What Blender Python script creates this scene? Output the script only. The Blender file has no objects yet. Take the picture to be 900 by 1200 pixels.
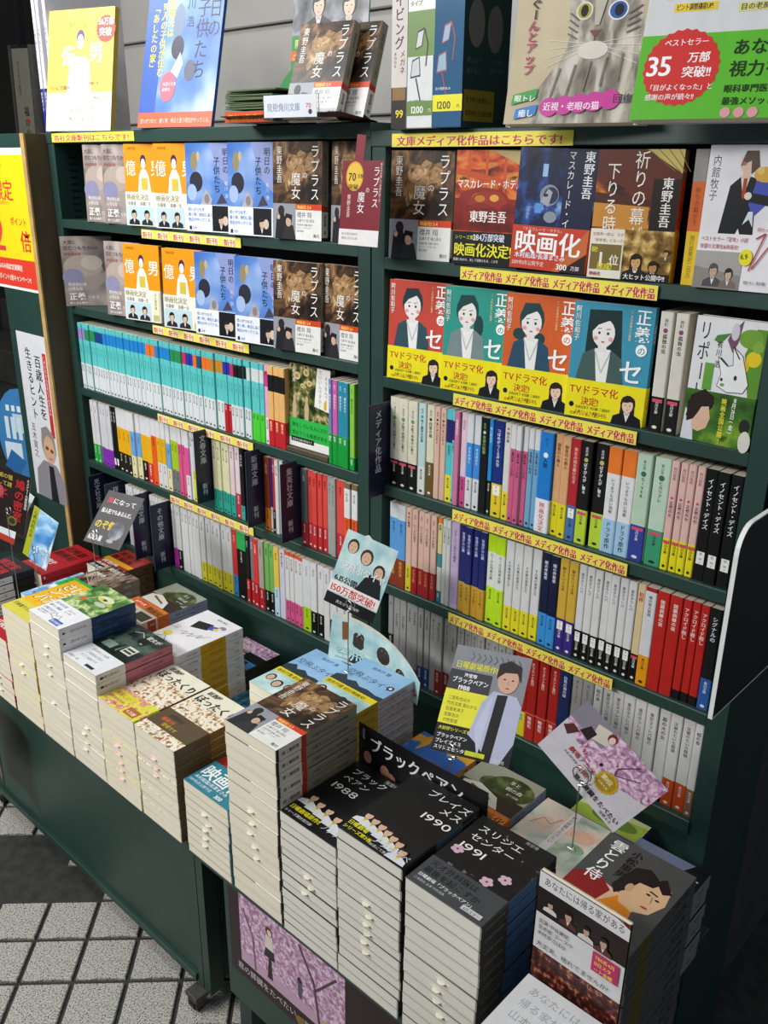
import bpy, math, random
from math import sin, cos, pi
from mathutils import Matrix, Vector, Euler
random.seed(11)
SC = bpy.context.scene
COL = SC.collection

# ------------------------------------------------------------------ camera
YAW, PITCH, ROLL, FPX = 0.74495569, 0.36336239, 0.01125518, 1061.219
F = Vector((-sin(YAW)*cos(PITCH), cos(YAW)*cos(PITCH), -sin(PITCH)))
R_ = Vector((cos(YAW), sin(YAW), 0)); U_ = R_.cross(F)
R2 = R_*cos(ROLL)+U_*sin(ROLL); U2 = U_*cos(ROLL)-R_*sin(ROLL)
cd = bpy.data.cameras.new('camera'); cam = bpy.data.objects.new('camera', cd); COL.objects.link(cam)
cd.sensor_fit = 'VERTICAL'; cd.sensor_height = 24; cd.sensor_width = 18; cd.lens = 24*FPX/1200
cd.clip_start = .02
M = Matrix((R2, U2, -F)).transposed().to_4x4(); M.translation = Vector((0.98492266, -1.03245925, 1.500879))
cam.matrix_world = M; SC.camera = cam

# ------------------------------------------------------------------ world, light, exposure
w = bpy.data.worlds.new('street_night'); SC.world = w; w.use_nodes = True
w.node_tree.nodes['Background'].inputs[0].default_value = (.80, .90, 1.0, 1)
w.node_tree.nodes['Background'].inputs[1].default_value = .2
SC.view_settings.view_transform = 'Standard'; SC.view_settings.look = 'None'
SC.view_settings.exposure = 0.0; SC.view_settings.gamma = 1
def area(name, loc, tgt, sx, sy, power, col=(1, 1, 1)):
    l = bpy.data.lights.new(name, 'AREA'); l.shape = 'RECTANGLE'; l.size = sx; l.size_y = sy; l.energy = power; l.color = col
    o = bpy.data.objects.new(name, l); COL.objects.link(o); o.location = loc
    o.rotation_euler = (Vector(tgt)-Vector(loc)).to_track_quat('-Z', 'Y').to_euler()
    return o
area('fluorescent_tube_light', (-.95, -.62, 2.22), (-.6, 0, 1.3), 1.2, .12, 11, (.96, .99, 1))
area('arcade_light', (-1.2, -2.3, 2.5), (-.1, 0, .7), 1.4, .4, 66, (1, .985, .95))
area('shop_light', (.6, -.9, 3.2), (.3, 0, 1.2), 1.2, .12, 7, (1, .99, .97))

# ------------------------------------------------------------------ materials
MATS = {}
def lin(h):
    h = h.lstrip('#'); c = [int(h[i:i+2], 16)/255 for i in (0, 2, 4)]
    return tuple(x/12.92 if x <= .04045 else ((x+.055)/1.055)**2.4 for x in c)+(1,)
def base_mat(name, rough=.5, metal=0, coat=0):
    m = bpy.data.materials.new(name); m.use_nodes = True
    b = m.node_tree.nodes['Principled BSDF']; b.inputs['Roughness'].default_value = rough; b.inputs['Metallic'].default_value = metal
    b.inputs['Coat Weight'].default_value = coat; b.inputs['Coat Roughness'].default_value = .12
    return m, m.node_tree, b
def noise_into(nt, b, stops, scale, detail=2, mapping=None, kind='NOISE', dist=0, sock='Base Color'):
    tc = nt.nodes.new('ShaderNodeTexCoord'); mp = nt.nodes.new('ShaderNodeMapping')
    nt.links.new(tc.outputs['Object'], mp.inputs[0])
    if mapping: mp.inputs['Scale'].default_value = mapping
    if kind == 'NOISE':
        n = nt.nodes.new('ShaderNodeTexNoise'); n.inputs['Scale'].default_value = scale; n.inputs['Detail'].default_value = detail
        n.inputs['Distortion'].default_value = dist; out = n.outputs['Fac']
    else:
        n = nt.nodes.new('ShaderNodeTexVoronoi'); n.inputs['Scale'].default_value = scale
        sp = nt.nodes.new('ShaderNodeSeparateColor'); nt.links.new(n.outputs['Color'], sp.inputs[0]); out = sp.outputs[0]
    nt.links.new(mp.outputs[0], n.inputs[0])
    r = nt.nodes.new('ShaderNodeValToRGB'); nt.links.new(out, r.inputs[0])
    e = r.color_ramp.elements
    while len(e) > 1: e.remove(e[-1])
    e[0].position = stops[0][0]; e[0].color = lin(stops[0][1])
    for p, c in stops[1:]:
        k = e.new(p); k.color = lin(c)
    nt.links.new(r.outputs[0], b.inputs[sock])
    return r
def shade(h, f):
    h = h.lstrip('#'); return '#'+''.join('%02x' % max(0, min(255, int(int(h[i:i+2], 16)*f))) for i in (0, 2, 4))
def ink(h, rough=.38):
    """printed paper of one colour, with the slightest mottling of the stock"""
    k = 'print_'+h.lstrip('#')
    if k not in MATS:
        m, nt, b = base_mat(k, rough)
        b.inputs['Specular IOR Level'].default_value = .35
        noise_into(nt, b, [(.3, shade(h, .97)), (.7, h)], 60, 1)
        MATS[k] = m
    return k
def art(name, stops, scale, kind='NOISE', mapping=None, dist=0, detail=4, rough=.35):
    if name not in MATS:
        m, nt, b = base_mat(name, rough); b.inputs['Specular IOR Level'].default_value = .35
        noise_into(nt, b, stops, scale, detail, mapping, kind, dist); MATS[name] = m
    return name
def solid(name, h, rough=.5, metal=0, scale=20, var=.9, coat=0, bump=0):
    if name not in MATS:
        m, nt, b = base_mat(name, rough, metal, coat); noise_into(nt, b, [(.3, shade(h, var)), (.7, h)], scale, 3)
        if bump:
            n = nt.nodes.new('ShaderNodeTexNoise'); n.inputs['Scale'].default_value = 400; bp = nt.nodes.new('ShaderNodeBump')
            bp.inputs['Strength'].default_value = bump; bp.inputs['Distance'].default_value = .001
            nt.links.new(n.outputs['Fac'], bp.inputs['Height']); nt.links.new(bp.outputs[0], b.inputs['Normal'])
        MATS[name] = m
    return name
GREEN = solid('green_steel', '#24413a', .42, 0, 6, .93, bump=.15)
GREEND = solid('dark_green_steel', '#1d3833', .5, 0, 6, .9)
WHITE = ink('#f2f2f0'); BLACK = ink('#17171a')
CARD = solid('paper_edge', '#ece5d4', .8)
m, nt, b = base_mat('page_edges', .85); noise_into(nt, b, [(.25, '#ddd0b2'), (.48, '#efe6cf'), (.7, '#f8f2e0')], 1, 2, (6, 1900, 6)); MATS['page_edges'] = m
m, nt, b = base_mat('page_edges_grey', .85); noise_into(nt, b, [(.25, '#cfcabb'), (.48, '#e6e2d6'), (.7, '#f0eee4')], 1, 2, (6, 1900, 6)); MATS['page_edges_grey'] = m
m, nt, b = base_mat('granite', .6); noise_into(nt, b, [(.34, '#3c3b39'), (.42, '#8f8c85'), (.5, '#b2afa6'), (.7, '#cbc8bf')], 420, 1, dist=0); MATS['granite'] = m
m, nt, b = base_mat('asphalt', .8); noise_into(nt, b, [(.3, '#232322'), (.7, '#3b3a38')], 40, 5); MATS['asphalt'] = m
m, nt, b = base_mat('clear_film', .05); b.inputs['Transmission Weight'].default_value = 1; b.inputs['IOR'].default_value = 1.2; MATS['clear_acrylic'] = m
STEEL = solid('wire_steel', '#a8a8a4', .3, .9)
WOOD = solid('light_wood', '#c9a265', .5, 0, 30, .85)
BROWN = solid('brown_board', '#54472f', .6, 0, 8, .9)
CONC = solid('dark_concrete', '#4c4a46', .8, 0, 5, .8)
# photographic areas of covers
smoke = art('print_smoke_brown', [(.3, '#120d08'), (.45, '#33241a'), (.55, '#6b4a2e'), (.65, '#a98560'), (.75, '#2a1d14')], 28, dist=1.2)
palace = art('print_palace_orange', [(.3, '#3a160a'), (.42, '#9c3412'), (.52, '#d9581d'), (.62, '#c98a3a'), (.72, '#5a2712')], 30, mapping=(1, 1, 2.6), dist=.6)
redart = art('print_dark_red', [(.35, '#5c1412'), (.6, '#8c2018'), (.72, '#3a0c0c')], 30)
nightart = art('print_night_blue', [(.35, '#0b0f22'), (.5, '#18234a'), (.6, '#2b4e96'), (.68, '#8fb6e6'), (.74, '#10152c')], 34)
castle = art('print_castle_gold', [(.35, '#2a150c'), (.46, '#6b2f14'), (.55, '#b9651f'), (.64, '#d9a24a'), (.72, '#3a1d10')], 20, mapping=(1, 1, 2.2), dist=.4)
sepia = art('print_sepia', [(.35, '#3b2a12'), (.5, '#8f6c30'), (.6, '#d2ae66'), (.7, '#f0dfa4')], 60)
skyb = art('print_sky_blue', [(.3, '#2f62b8'), (.5, '#5e8ad0'), (.62, '#9db6e4'), (.75, '#c9d4f0')], 10, detail=2)
skyc = art('print_cloud_sky', [(.35, '#3f84c8'), (.5, '#8fc0e8'), (.62, '#e4f1f8'), (.75, '#5b9fd6')], 22, dist=1)
stone = art('print_taupe', [(.3, '#6f625e'), (.5, '#9a8c86'), (.65, '#bdb0aa'), (.75, '#85766f')], 16, detail=2)
garden_a = art('print_garden', [(.32, '#10180c'), (.45, '#34451e'), (.55, '#7c7a44'), (.62, '#cdb98c'), (.7, '#2a3416')], 60)
grass_a = art('print_green_blur', [(.3, '#23401a'), (.5, '#3f6e22'), (.65, '#7ea02f'), (.75, '#2e5418')], 30)
blossom = art('print_blossom', [(.3, '#7d5a78'), (.45, '#b889ae'), (.56, '#e2bfd6'), (.66, '#f4e2ec'), (.75, '#8a6284')], 130, dist=.8, detail=6)
cherry_a = art('print_pale_landscape', [(.3, '#8aa08c'), (.45, '#c4cfc0'), (.55, '#e6d6c8'), (.65, '#eabfae'), (.75, '#d6e2e0')], 24, dist=.6)
forest_a = art('print_forest', [(.3, '#1b2410'), (.5, '#39461f'), (.65, '#6f7a4a'), (.75, '#22300f')], 45)
crowd = art('print_illustrated_crowd', [(.3, '#3b2c22'), (.42, '#b58a5c'), (.5, '#efe6cc'), (.58, '#f4efdf'), (.66, '#c96f4a'), (.74, '#7d8a55')], 120)
manga_a = art('print_yellow_pink', [(.3, '#b9c63a'), (.5, '#e3df4a'), (.6, '#d96f8a'), (.72, '#e9e7b4')], 60)
greenill = art('print_green_illustration', [(.3, '#2f5226'), (.45, '#4f7d3a'), (.55, '#8fb06a'), (.63, '#d9e0a8'), (.72, '#37602c')], 38, dist=.8)
citya = art('print_teal_city', [(.3, '#0c2a3a'), (.5, '#1d5670'), (.62, '#49a0b4'), (.74, '#14364a')], 60)
feather = art('print_brown_feather', [(.3, '#1c130e'), (.45, '#4b3a30'), (.56, '#8d7768'), (.66, '#cbb8a8'), (.74, '#2c211a')], 30, mapping=(3, 1, 1), dist=1)
darkphoto = art('print_dark_photo', [(.3, '#0a0f0c'), (.5, '#1c2a26'), (.64, '#53645a'), (.74, '#141c18')], 26)
floral = art('print_dark_floral', [(.3, '#180c0c'), (.48, '#3a1a18'), (.58, '#7c2e24'), (.64, '#b08a6a'), (.7, '#1f1214')], 120)
greyphoto = art('print_grey_photo', [(.3, '#2b2b2d'), (.5, '#6f7076'), (.65, '#a9abb2'), (.75, '#4a4a50')], 26)
fur = art('print_cat_fur', [(.3, '#6d675f'), (.45, '#938c82'), (.56, '#b9b2a6'), (.68, '#d5cfc4')], 60, mapping=(1, 1, .35), dist=.6, rough=.12)
terrace = art('print_terraces', [(.38, '#1c3010'), (.5, '#5d8a2a'), (.55, '#16240c'), (.62, '#7ba23a'), (.7, '#22380f')], 26, mapping=(.5, 1, 2), dist=1)
petal = art('print_petals_on_black', [(.3, '#0c0c0e'), (.64, '#131316'), (.69, '#8a7a86'), (.76, '#e6c4d2')], 50)
yelblue = art('print_yellow_blue', [(.35, '#2558a8'), (.5, '#2f6cc0'), (.52, '#e2a21c'), (.62, '#e8ae2a'), (.64, '#b8552a'), (.75, '#8a3c22')], 18, detail=1)
tealill = art('print_pale_teal', [(.35, '#9fc8cc'), (.55, '#c4e0e0'), (.7, '#dff0ee')], 30)

# ------------------------------------------------------------------ glyphs
GL = {}
ROTV = 'ー〜（）()－-・…「」'
def glyph(c, bold):
    bold = bool(bold); k = (c, bold)
    if k in GL: return GL[k]
    cu = bpy.data.curves.new('g', 'FONT'); cu.body = c; cu.resolution_u = 3 if ord(c) < 128 else 2; cu.offset = .006 if bold else 0
    o = bpy.data.objects.new('g', cu); me = bpy.data.meshes.new_from_object(o)
    V = [(v.co.x, v.co.y) for v in me.vertices]; P = [tuple(p.vertices) for p in me.polygons]
    bpy.data.objects.remove(o); bpy.data.curves.remove(cu); bpy.data.meshes.remove(me)
    # consistent winding (counter-clockwise)
    Q = []
    for p in P:
        a = sum(V[p[i]][0]*V[p[(i+1) % len(p)]][1]-V[p[(i+1) % len(p)]][0]*V[p[i]][1] for i in range(len(p)))
        Q.append(p if a > 0 else p[::-1])
    wd = (max(v[0] for v in V)-min(v[0] for v in V)) if V else .3
    x0 = min(v[0] for v in V) if V else 0
    GL[k] = (V, Q, x0, wd); return GL[k]
def isfull(c): return ord(c) > 0x2e80

class Art:
    """flat print in millimetres on a surface; every call lies one ink layer higher"""
    LAY = .035
    split = 0; spineT = 0
    def __init__(s, w=105, h=148): s.V = []; s.Fc = []; s.Mt = []; s.k = 1; s.w = w; s.h = h
    def poly(s, pts, m):
        a = sum(pts[i][0]*pts[(i+1) % len(pts)][1]-pts[(i+1) % len(pts)][0]*pts[i][1] for i in range(len(pts)))
        if a < 0: pts = pts[::-1]
        b = len(s.V); s.V += [(x, y, s.k*s.LAY) for x, y in pts]; s.Fc.append(tuple(range(b, b+len(pts)))); s.Mt.append(m if m in MATS else ink(m)); s.k += 1; return s
    def r(s, x, y, w, h, m):
        if s.spineT:
            q = s.spineT; rr = 1.8; k = s.k
            cuts = sorted({x, x+w, *[c for c in (rr*.293, rr, q-rr, q-rr*.293) if x < c < x+w]})
            for xa, xb in zip(cuts, cuts[1:]): s.k = k; s.poly([(xa, y), (xb, y), (xb, y+h), (xa, y+h)], m)
            return s
        if s.split and w > 30:
            k = s.k
            for i in range(s.split): s.k = k; s.poly([(x+w*i/s.split, y), (x+w*(i+1)/s.split, y), (x+w*(i+1)/s.split, y+h), (x+w*i/s.split, y+h)], m)
            return s
        return s.poly([(x, y), (x+w, y), (x+w, y+h), (x, y+h)], m)
    def e(s, cx, cy, rx, ry, m, n=18, a0=0, a1=2*pi):
        full = abs(a1-a0-2*pi) < 1e-6
        return s.poly([(cx+rx*cos(a0+(a1-a0)*i/(n if full else n-1)), cy+ry*sin(a0+(a1-a0)*i/(n if full else n-1))) for i in range(n)], m)
    def line(s, pts, wd, m):
        k0 = s.k
        for (x0, y0), (x1, y1) in zip(pts, pts[1:]):
            L = math.hypot(x1-x0, y1-y0) or 1; nx, ny = -(y1-y0)/L*wd/2, (x1-x0)/L*wd/2
            s.k = k0+.3*((len(s.V)//4) % 3)
            s.poly([(x0-nx, y0-ny), (x1-nx, y1-ny), (x1+nx, y1+ny), (x0+nx, y0+ny)], m)
        s.k = k0+1; return s
    def star(s, cx, cy, r, m, n=20, q=.9):
        return s.poly([(cx+r*(1 if i % 2 else q)*cos(pi*i/n), cy+r*(1 if i % 2 else q)*sin(pi*i/n)) for i in range(2*n)], m)
    def t(s, x, y, size, txt, m, bold=False, vert=False, sx=1, slant=0, anchor=0, adv=1):
        """text: horizontal from the lower left, or vertical from the top with x at the column's centre"""
        m = m if m in MATS else ink(m); z = s.k*s.LAY
        if not vert and anchor:
            wd = sum((1 if isfull(c) else (glyph(c, bold)[3]+.08 if c != ' ' else .3)) for c in txt)*size*sx*adv; x -= wd*anchor
        if vert:
            n_ = len(txt)*size*adv
            if n_ > y-1.5 and n_ > 0: size *= max(.3, (y-1.5)/n_)
        elif not anchor:
            wd = sum((1 if isfull(c) else (glyph(c, bold)[3]+.08 if c != ' ' else .3)) for c in txt)*size*sx*adv
            if x+wd > s.w-1 and x < s.w-8: sx *= (s.w-1-x)/wd
        px, py = x, y; i = 0
        while i < len(txt):
            c = txt[i]; i += 1
            if c == ' ':
                if vert: py -= size*.5
                else: px += size*.3*sx
                continue
            V, P, x0, wd = glyph(c, bold)
            if vert:
                if c in ROTV:
                    cc = [((vy-.35)*size*sx+px, -(vx-.5 if isfull(c) else vx-x0-wd/2)*size+py-size*.5) for vx, vy in V]
                elif isfull(c): cc = [((vx-.5)*size*sx+px, (vy-.88)*size+py) for vx, vy in V]
                elif c.isdigit() and i < len(txt) and txt[i].isdigit():
                    V2, P2, x2, w2 = glyph(txt[i], bold); i += 1; n1 = len(V)
                    cc = [((vx-x0-wd)*size*.75-.3+px, (vy-.88)*size+py) for vx, vy in V]+[((vx-x2)*size*.75+.3+px, (vy-.88)*size+py) for vx, vy in V2]
                    P = P+[tuple(q+n1 for q in p) for p in P2]
                else: cc = [((vx-x0-wd/2)*size*sx+px, (vy-.88)*size+py) for vx, vy in V]
                py -= size*adv
            else:
                if isfull(c): cc = [(vx*size*sx+vy*size*slant+px, vy*size+py) for vx, vy in V]; px += size*sx*adv
                else: cc = [((vx-x0+.04)*size*sx+vy*size*slant+px, vy*size+py) for vx, vy in V]; px += (wd+.08)*size*sx*adv
            for dx, dz in (((-.03, 0), (-.01, .004), (.01, .008), (.03, .012)) if bold == 2 else ((-.014, 0), (.014, .006)) if bold else ((0, 0),)):
                b = len(s.V); s.V += [(a+dx*size, d, z+dz) for a, d in cc]
                s.Fc += [tuple(q+b for q in p) for p in P]; s.Mt += [m]*len(P)
        s.k += 1; return s
    def v(s, x, y, size, txt, m, bold=False, sx=1, adv=1): return s.t(x, y, size, txt, m, bold, True, sx, 0, 0, adv)
    def lines(s, x, y, size, txts, m, gap=1.35, bold=False, sx=1):
        for i, tx in enumerate(txts): s.t(x, y-i*size*gap, size, tx, m, bold, sx=sx); s.k -= 1
        s.k += 1; return s
    def bust(s, cx, y, k, hair='#1d1a1a', cloth='#26282e', skin='#e6c3a4', long=False, shirt='#e8e8e8', face=True):
        """head and shoulders, k = head height"""
        if long: s.poly([(cx-.46*k, y+.5*k), (cx-.42*k, y+1.5*k), (cx+.42*k, y+1.5*k), (cx+.46*k, y+.5*k)], hair)
        s.poly([(cx-.95*k, y), (cx-.85*k, y+.45*k), (cx-.25*k, y+.72*k), (cx+.25*k, y+.72*k), (cx+.85*k, y+.45*k), (cx+.95*k, y)], cloth)
        s.poly([(cx-.2*k, y+.72*k), (cx+.2*k, y+.72*k), (cx, y+.15*k)], shirt)
        s.r(cx-.13*k, y+.55*k, .26*k, .35*k, shade(skin if skin[0] == '#' else '#d8b394', .9))
        s.e(cx, y+1.22*k, .46*k, .52*k, hair, 14)
        s.e(cx, y+1.13*k, .34*k, .43*k, skin, 14)
        s.poly([(cx-.4*k, y+1.3*k), (cx-.36*k, y+1.6*k), (cx+.36*k, y+1.6*k), (cx+.4*k, y+1.3*k), (cx+.18*k, y+1.38*k), (cx-.1*k, y+1.3*k)], hair)
        if face:
            for d in (-.14, .14): s.e(cx+d*k, y+1.15*k, .05*k, .03*k, '#2a2020', 6); s.k -= 1
            s.k += 1; s.e(cx, y+.88*k, .08*k, .025*k, '#a5584e', 6); s.r(cx-.015*k, y+.97*k, .03*k, .1*k, '#c99c80')
        return s

class MB:
    def __init__(s): s.V = []; s.Fc = []; s.Mt = []
    def box(s, x0, y0, z0, x1, y1, z1, m, bev=0):
        b = len(s.V)
        if bev:
            c = bev; pts = []
            for z, i in ((z0, c), (z0+c, 0), (z1-c, 0), (z1, c)):
                pts += [(x0+i, y0+i, z), (x1-i, y0+i, z), (x1-i, y1-i, z), (x0+i, y1-i, z)]
            s.V += pts; fs = [(3, 2, 1, 0), (12, 13, 14, 15)]
            for l in range(3):
                for j in range(4): a = l*4+j; d = l*4+(j+1) % 4; fs.append((a, d, d+4, a+4))
        else:
            s.V += [(x0, y0, z0), (x1, y0, z0), (x1, y1, z0), (x0, y1, z0), (x0, y0, z1), (x1, y0, z1), (x1, y1, z1), (x0, y1, z1)]
            fs = [(3, 2, 1, 0), (4, 5, 6, 7), (0, 1, 5, 4), (1, 2, 6, 5), (2, 3, 7, 6), (3, 0, 4, 7)]
        s.Fc += [tuple(i+b for i in f) for f in fs]; s.Mt += [m]*len(fs); return s
    def quad(s, pts, m): b = len(s.V); s.V += pts; s.Fc.append(tuple(range(b, b+len(pts)))); s.Mt.append(m); return s
    def tube(s, pts, r, m, n=6):
        b = len(s.V); pts = [Vector(p) for p in pts]
        for i, p in enumerate(pts):
            d = (pts[min(i+1, len(pts)-1)]-pts[max(i-1, 0)]).normalized()
            u = d.cross(Vector((.3, .2, 1)) if abs(d.z) < .9 else Vector((1, .1, 0))).normalized(); w_ = d.cross(u)
            s.V += [tuple(p+(u*cos(2*pi*j/n)+w_*sin(2*pi*j/n))*r) for j in range(n)]
        for i in range(len(pts)-1):
            for j in range(n):
                a = b+i*n+j; c = b+i*n+(j+1) % n; s.Fc.append((a, c, c+n, a+n)); s.Mt.append(m)
        s.Fc += [tuple(range(b+n-1, b-1, -1)), tuple(range(b+(len(pts)-1)*n, b+len(pts)*n))]; s.Mt += [m]*2; return s
    def art(s, a, fn):
        b = len(s.V); s.V += [fn(x*.001, y*.001, z*.001) for x, y, z in a.V]; s.Fc += [tuple(i+b for i in f) for f in a.Fc]; s.Mt += a.Mt; return s
    def mesh(s, name):
        me = bpy.data.meshes.new(name); me.from_pydata(s.V, [], s.Fc)
        names = list(dict.fromkeys(s.Mt)); ix = {n: i for i, n in enumerate(names)}
        for n in names: me.materials.append(MATS[n])
        me.polygons.foreach_set('material_index', [ix[m] for m in s.Mt]); me.update(); return me
def link(name, me, parent=None, loc=(0, 0, 0), rot=(0, 0, 0)):
    o = bpy.data.objects.new(name, me); COL.objects.link(o); o.location = loc; o.rotation_euler = rot
    if parent: o.parent = parent
    return o
def tag(o, label=None, cat=None, group=None, kind=None):
    if label: o['label'] = label
    if cat: o['category'] = cat
    if group: o['group'] = group
    if kind: o['kind'] = kind
    return o
def thing(name, label, cat, loc=(0, 0, 0), rot=(0, 0, 0), group=None):
    return tag(link(name, None, None, loc, rot), label, cat, group)
ORD = ['zeroth', 'first', 'second', 'third', 'fourth', 'fifth', 'sixth', 'seventh', 'eighth', 'ninth', 'tenth', 'eleventh', 'twelfth', 'thirteenth', 'fourteenth', 'fifteenth', 'sixteenth', 'seventeenth', 'eighteenth', 'nineteenth']
def ordw(n):
    if n < 20: return ORD[n]
    t = ['', '', 'twenty', 'thirty', 'forty', 'fifty', 'sixty'][n//10]
    return (t[:-1]+'ieth' if t.endswith('y') else t) if n % 10 == 0 else t+'-'+ORD[n % 10]

# ------------------------------------------------------------------ the book
def spmap(w, t, fz, off=0):
    r = .0018
    def d(u):
        if u >= r: return 0
        return .293*r*(r-u)/(.707*r) if u >= .293*r else .293*r+.707*r*(.293*r-u)/(.293*r)
    def fn(x, y, z):
        dd = d(x) or d(t-x); e = z+off; s_ = -1 if x < t/2 else 1
        return (w-dd+e, x+(s_*e if dd else 0), y*fz)
    return fn
def shell(mb, W, H, T, m, off=0, z0=0, z1=None, th=.0004, r=.0018):
    """jacket or belly band wrapped round front, spine (x=W) and back"""
    z1 = H if z1 is None else z1
    def prof(o):
        rr = r+o; q = rr*(1-cos(pi/4))
        return [(0, -o), (W-r, -o), (W+o-q, -o+q), (W+o, r), (W+o, T-r), (W+o-q, T+o-q), (W-r, T+o), (0, T+o)]
    O, I = prof(off), prof(off-th); n = len(O); b = len(mb.V)
    for z in (z0, z1):
        mb.V += [(x, y, z) for x, y in O]+[(x, y, z) for x, y in I]
    for i in range(n-1):
        mb.Fc += [(b+i, b+i+1, b+2*n+i+1, b+2*n+i), (b+n+i+1, b+n+i, b+3*n+i, b+3*n+i+1), (b+i+1, b+i, b+n+i, b+n+i+1), (b+2*n+i, b+2*n+i+1, b+3*n+i+1, b+3*n+i)]
        mb.Mt += [m, m, 'paper_edge', 'paper_edge']
    mb.Fc += [(b, b+2*n, b+3*n, b+n), (b+n-1, b+2*n-1, b+4*n-1, b+3*n-1)]; mb.Mt += ['paper_edge']*2
BK = {}
DES = {}   # design name -> dict
def book_meshes(key, T, W=None, H=None):
    d = DES[key]; W = W or d.get('W', 105); H = H or d.get('H', 148)
    k = (key, round(T, 1), W, H)
    if k in BK: return BK[k]
    w, h, t = W*.001, H*.001, T*.001
    fx = W/d.get('W', 105); fz = H/d.get('H', 148)
    mb = MB(); cm = d['base']; cm = cm if cm in MATS else ink(cm); shell(mb, w, h, t, cm)
    if d.get('front'): mb.art(d['front'], lambda x, y, z: (x*fx, -z, y*fz))
    sp = d.get('spine')
    if sp:
        Art.spineT = T; a = sp(T); Art.spineT = 0; mb.art(a, spmap(w, t, fz))
    cov = mb.mesh('cover')
    pm = MB().box(.0004, .00042, .0001, w-.0012, t-.00042, h-.0006, d.get('pages', 'page_edges')).mesh('page_block')
    bm = None
    if d.get('band'):
        bh, bc, ba, bs = d['band']; mb = MB(); bc = bc if bc in MATS else ink(bc)
        shell(mb, w, h, t, bc, .0008, 0, bh*.001*fz, .0003)
        if ba: mb.art(ba, lambda x, y, z: (x*fx, -z-.0008, y*fz))
        if bs: Art.spineT = T; ba2 = bs(T); Art.spineT = 0; mb.art(ba2, spmap(w, t, fz, .0008))
        bm = mb.mesh('paper_band')
    BK[k] = (cov, pm, bm); return BK[k]
SLIP = MB(); SLIP.box(-.011, 0, -.0004, .011, .0006, .001, 'paper_edge')
SLIP.quad([(.0058*cos(pi+pi*i/8), 0, .0058*sin(pi+pi*i/8)) for i in range(9)], 'paper_edge').quad([(.0058*cos(pi*2-pi*i/8), .0006, .0058*sin(pi*2-pi*i/8)) for i in range(9)], 'paper_edge')
SLIPM = SLIP.mesh('sales_slip')
SLIPP = MB(); MATS['pink_paper'] = MATS[ink('#efc7d0')]
SLIPP.box(-.011, 0, -.0004, .011, .0006, .001, 'pink_paper').quad([(.0058*cos(pi+pi*i/8), 0, .0058*sin(pi+pi*i/8)) for i in range(9)], 'pink_paper')
SLIPPM = SLIPP.mesh('sales_slip')
def book(key, T, label, loc, rot=(0, 0, 0), group=None, W=None, H=None, slip=False, pages=True, name='paperback_book', mat=None):
    c, p, b = book_meshes(key, T, W, H)
    t = thing(name, label, 'book', loc, rot, group)
    if mat is not None: t.matrix_world = mat
    link('cover', c, t)
    if pages: link('page_block', p, t)
    if b: link('paper_band', b, t)
    if slip: link('sales_slip', SLIPPM if slip == 'pink' else SLIPM, t, ((W or 105)*.0005+random.uniform(-.006, .006), T*.00045, 0))
    return t
LYING = Euler((-pi/2, 0, 0)).to_matrix()
def stack(key, T, x, yf, zt, zb, where, group, yaw=0, W=None, H=None, slips=(), pink=False, topT=None, jit=1):
    """a pile of the same paperback lying face up, tail towards the aisle; x = left edge, yf = front edge"""
    n = max(1, round((zt-zb)*1000/T)); T = (zt-zb)*1000/n; d = DES[key]
    Wm = (W or d.get('W', 105))*.001; Hm = (H or d.get('H', 148))*.001
    for i in range(n):
        a = yaw+random.uniform(-.006, .006)*jit; dx = random.uniform(-.0007, .0007)*jit; dy = random.uniform(-.0006, .0012)*jit
        M = Matrix.Translation((x+Wm/2+dx, yf+Hm/2+dy, zt-i*T*.001)) @ Matrix.Rotation(a, 4, 'Z') @ Matrix.Translation((-Wm/2, -Hm/2, 0)) @ LYING.to_4x4()
        pos = 'topmost' if i == 0 else ordw(i+1)+' down'
        if i == n-1 and n > 1: pos = 'lowest'
        book(key, T-.03, '%s, %s, %s' % (d['desc'], pos, where), (0, 0, 0), group=group, W=W, H=H, slip=('pink' if pink else True) if i in slips else False, mat=M)



# ------------------------------------------------------------------ cover designs (mm, origin at the lower left)
def design(key, desc, base, front=None, spine=None, band=None, **k): DES[key] = dict(desc=desc, base=base, front=front, spine=spine, band=band, **k)
def sp_title(title, col='#222222', size=5, y=128, author=None, logo=True, ay=60, bg=None):
    def f(T):
        a = Art(T, 148)
        if bg: a.r(0, 0, T, 148, bg)
        s = min(size*1.2, T*.7); a.v(T/2, y, s, title, col, True)
        if author: a.v(T/2, ay, s*.8, author, col)
        if logo: a.e(T/2, 8, T*.2, 2.2, col, 8)
        return a
    return f
gold = art('print_smoke_gold', [(.3, '#3a2616'), (.45, '#7c5a38'), (.56, '#b08c60'), (.66, '#8a6642'), (.75, '#4a3220')], 50, dist=1.5)
gold2 = art('print_smoke_light', [(.3, '#6b4a2c'), (.5, '#a88256'), (.62, '#d4b48a'), (.74, '#8a6844')], 60, dist=1.5)
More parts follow.
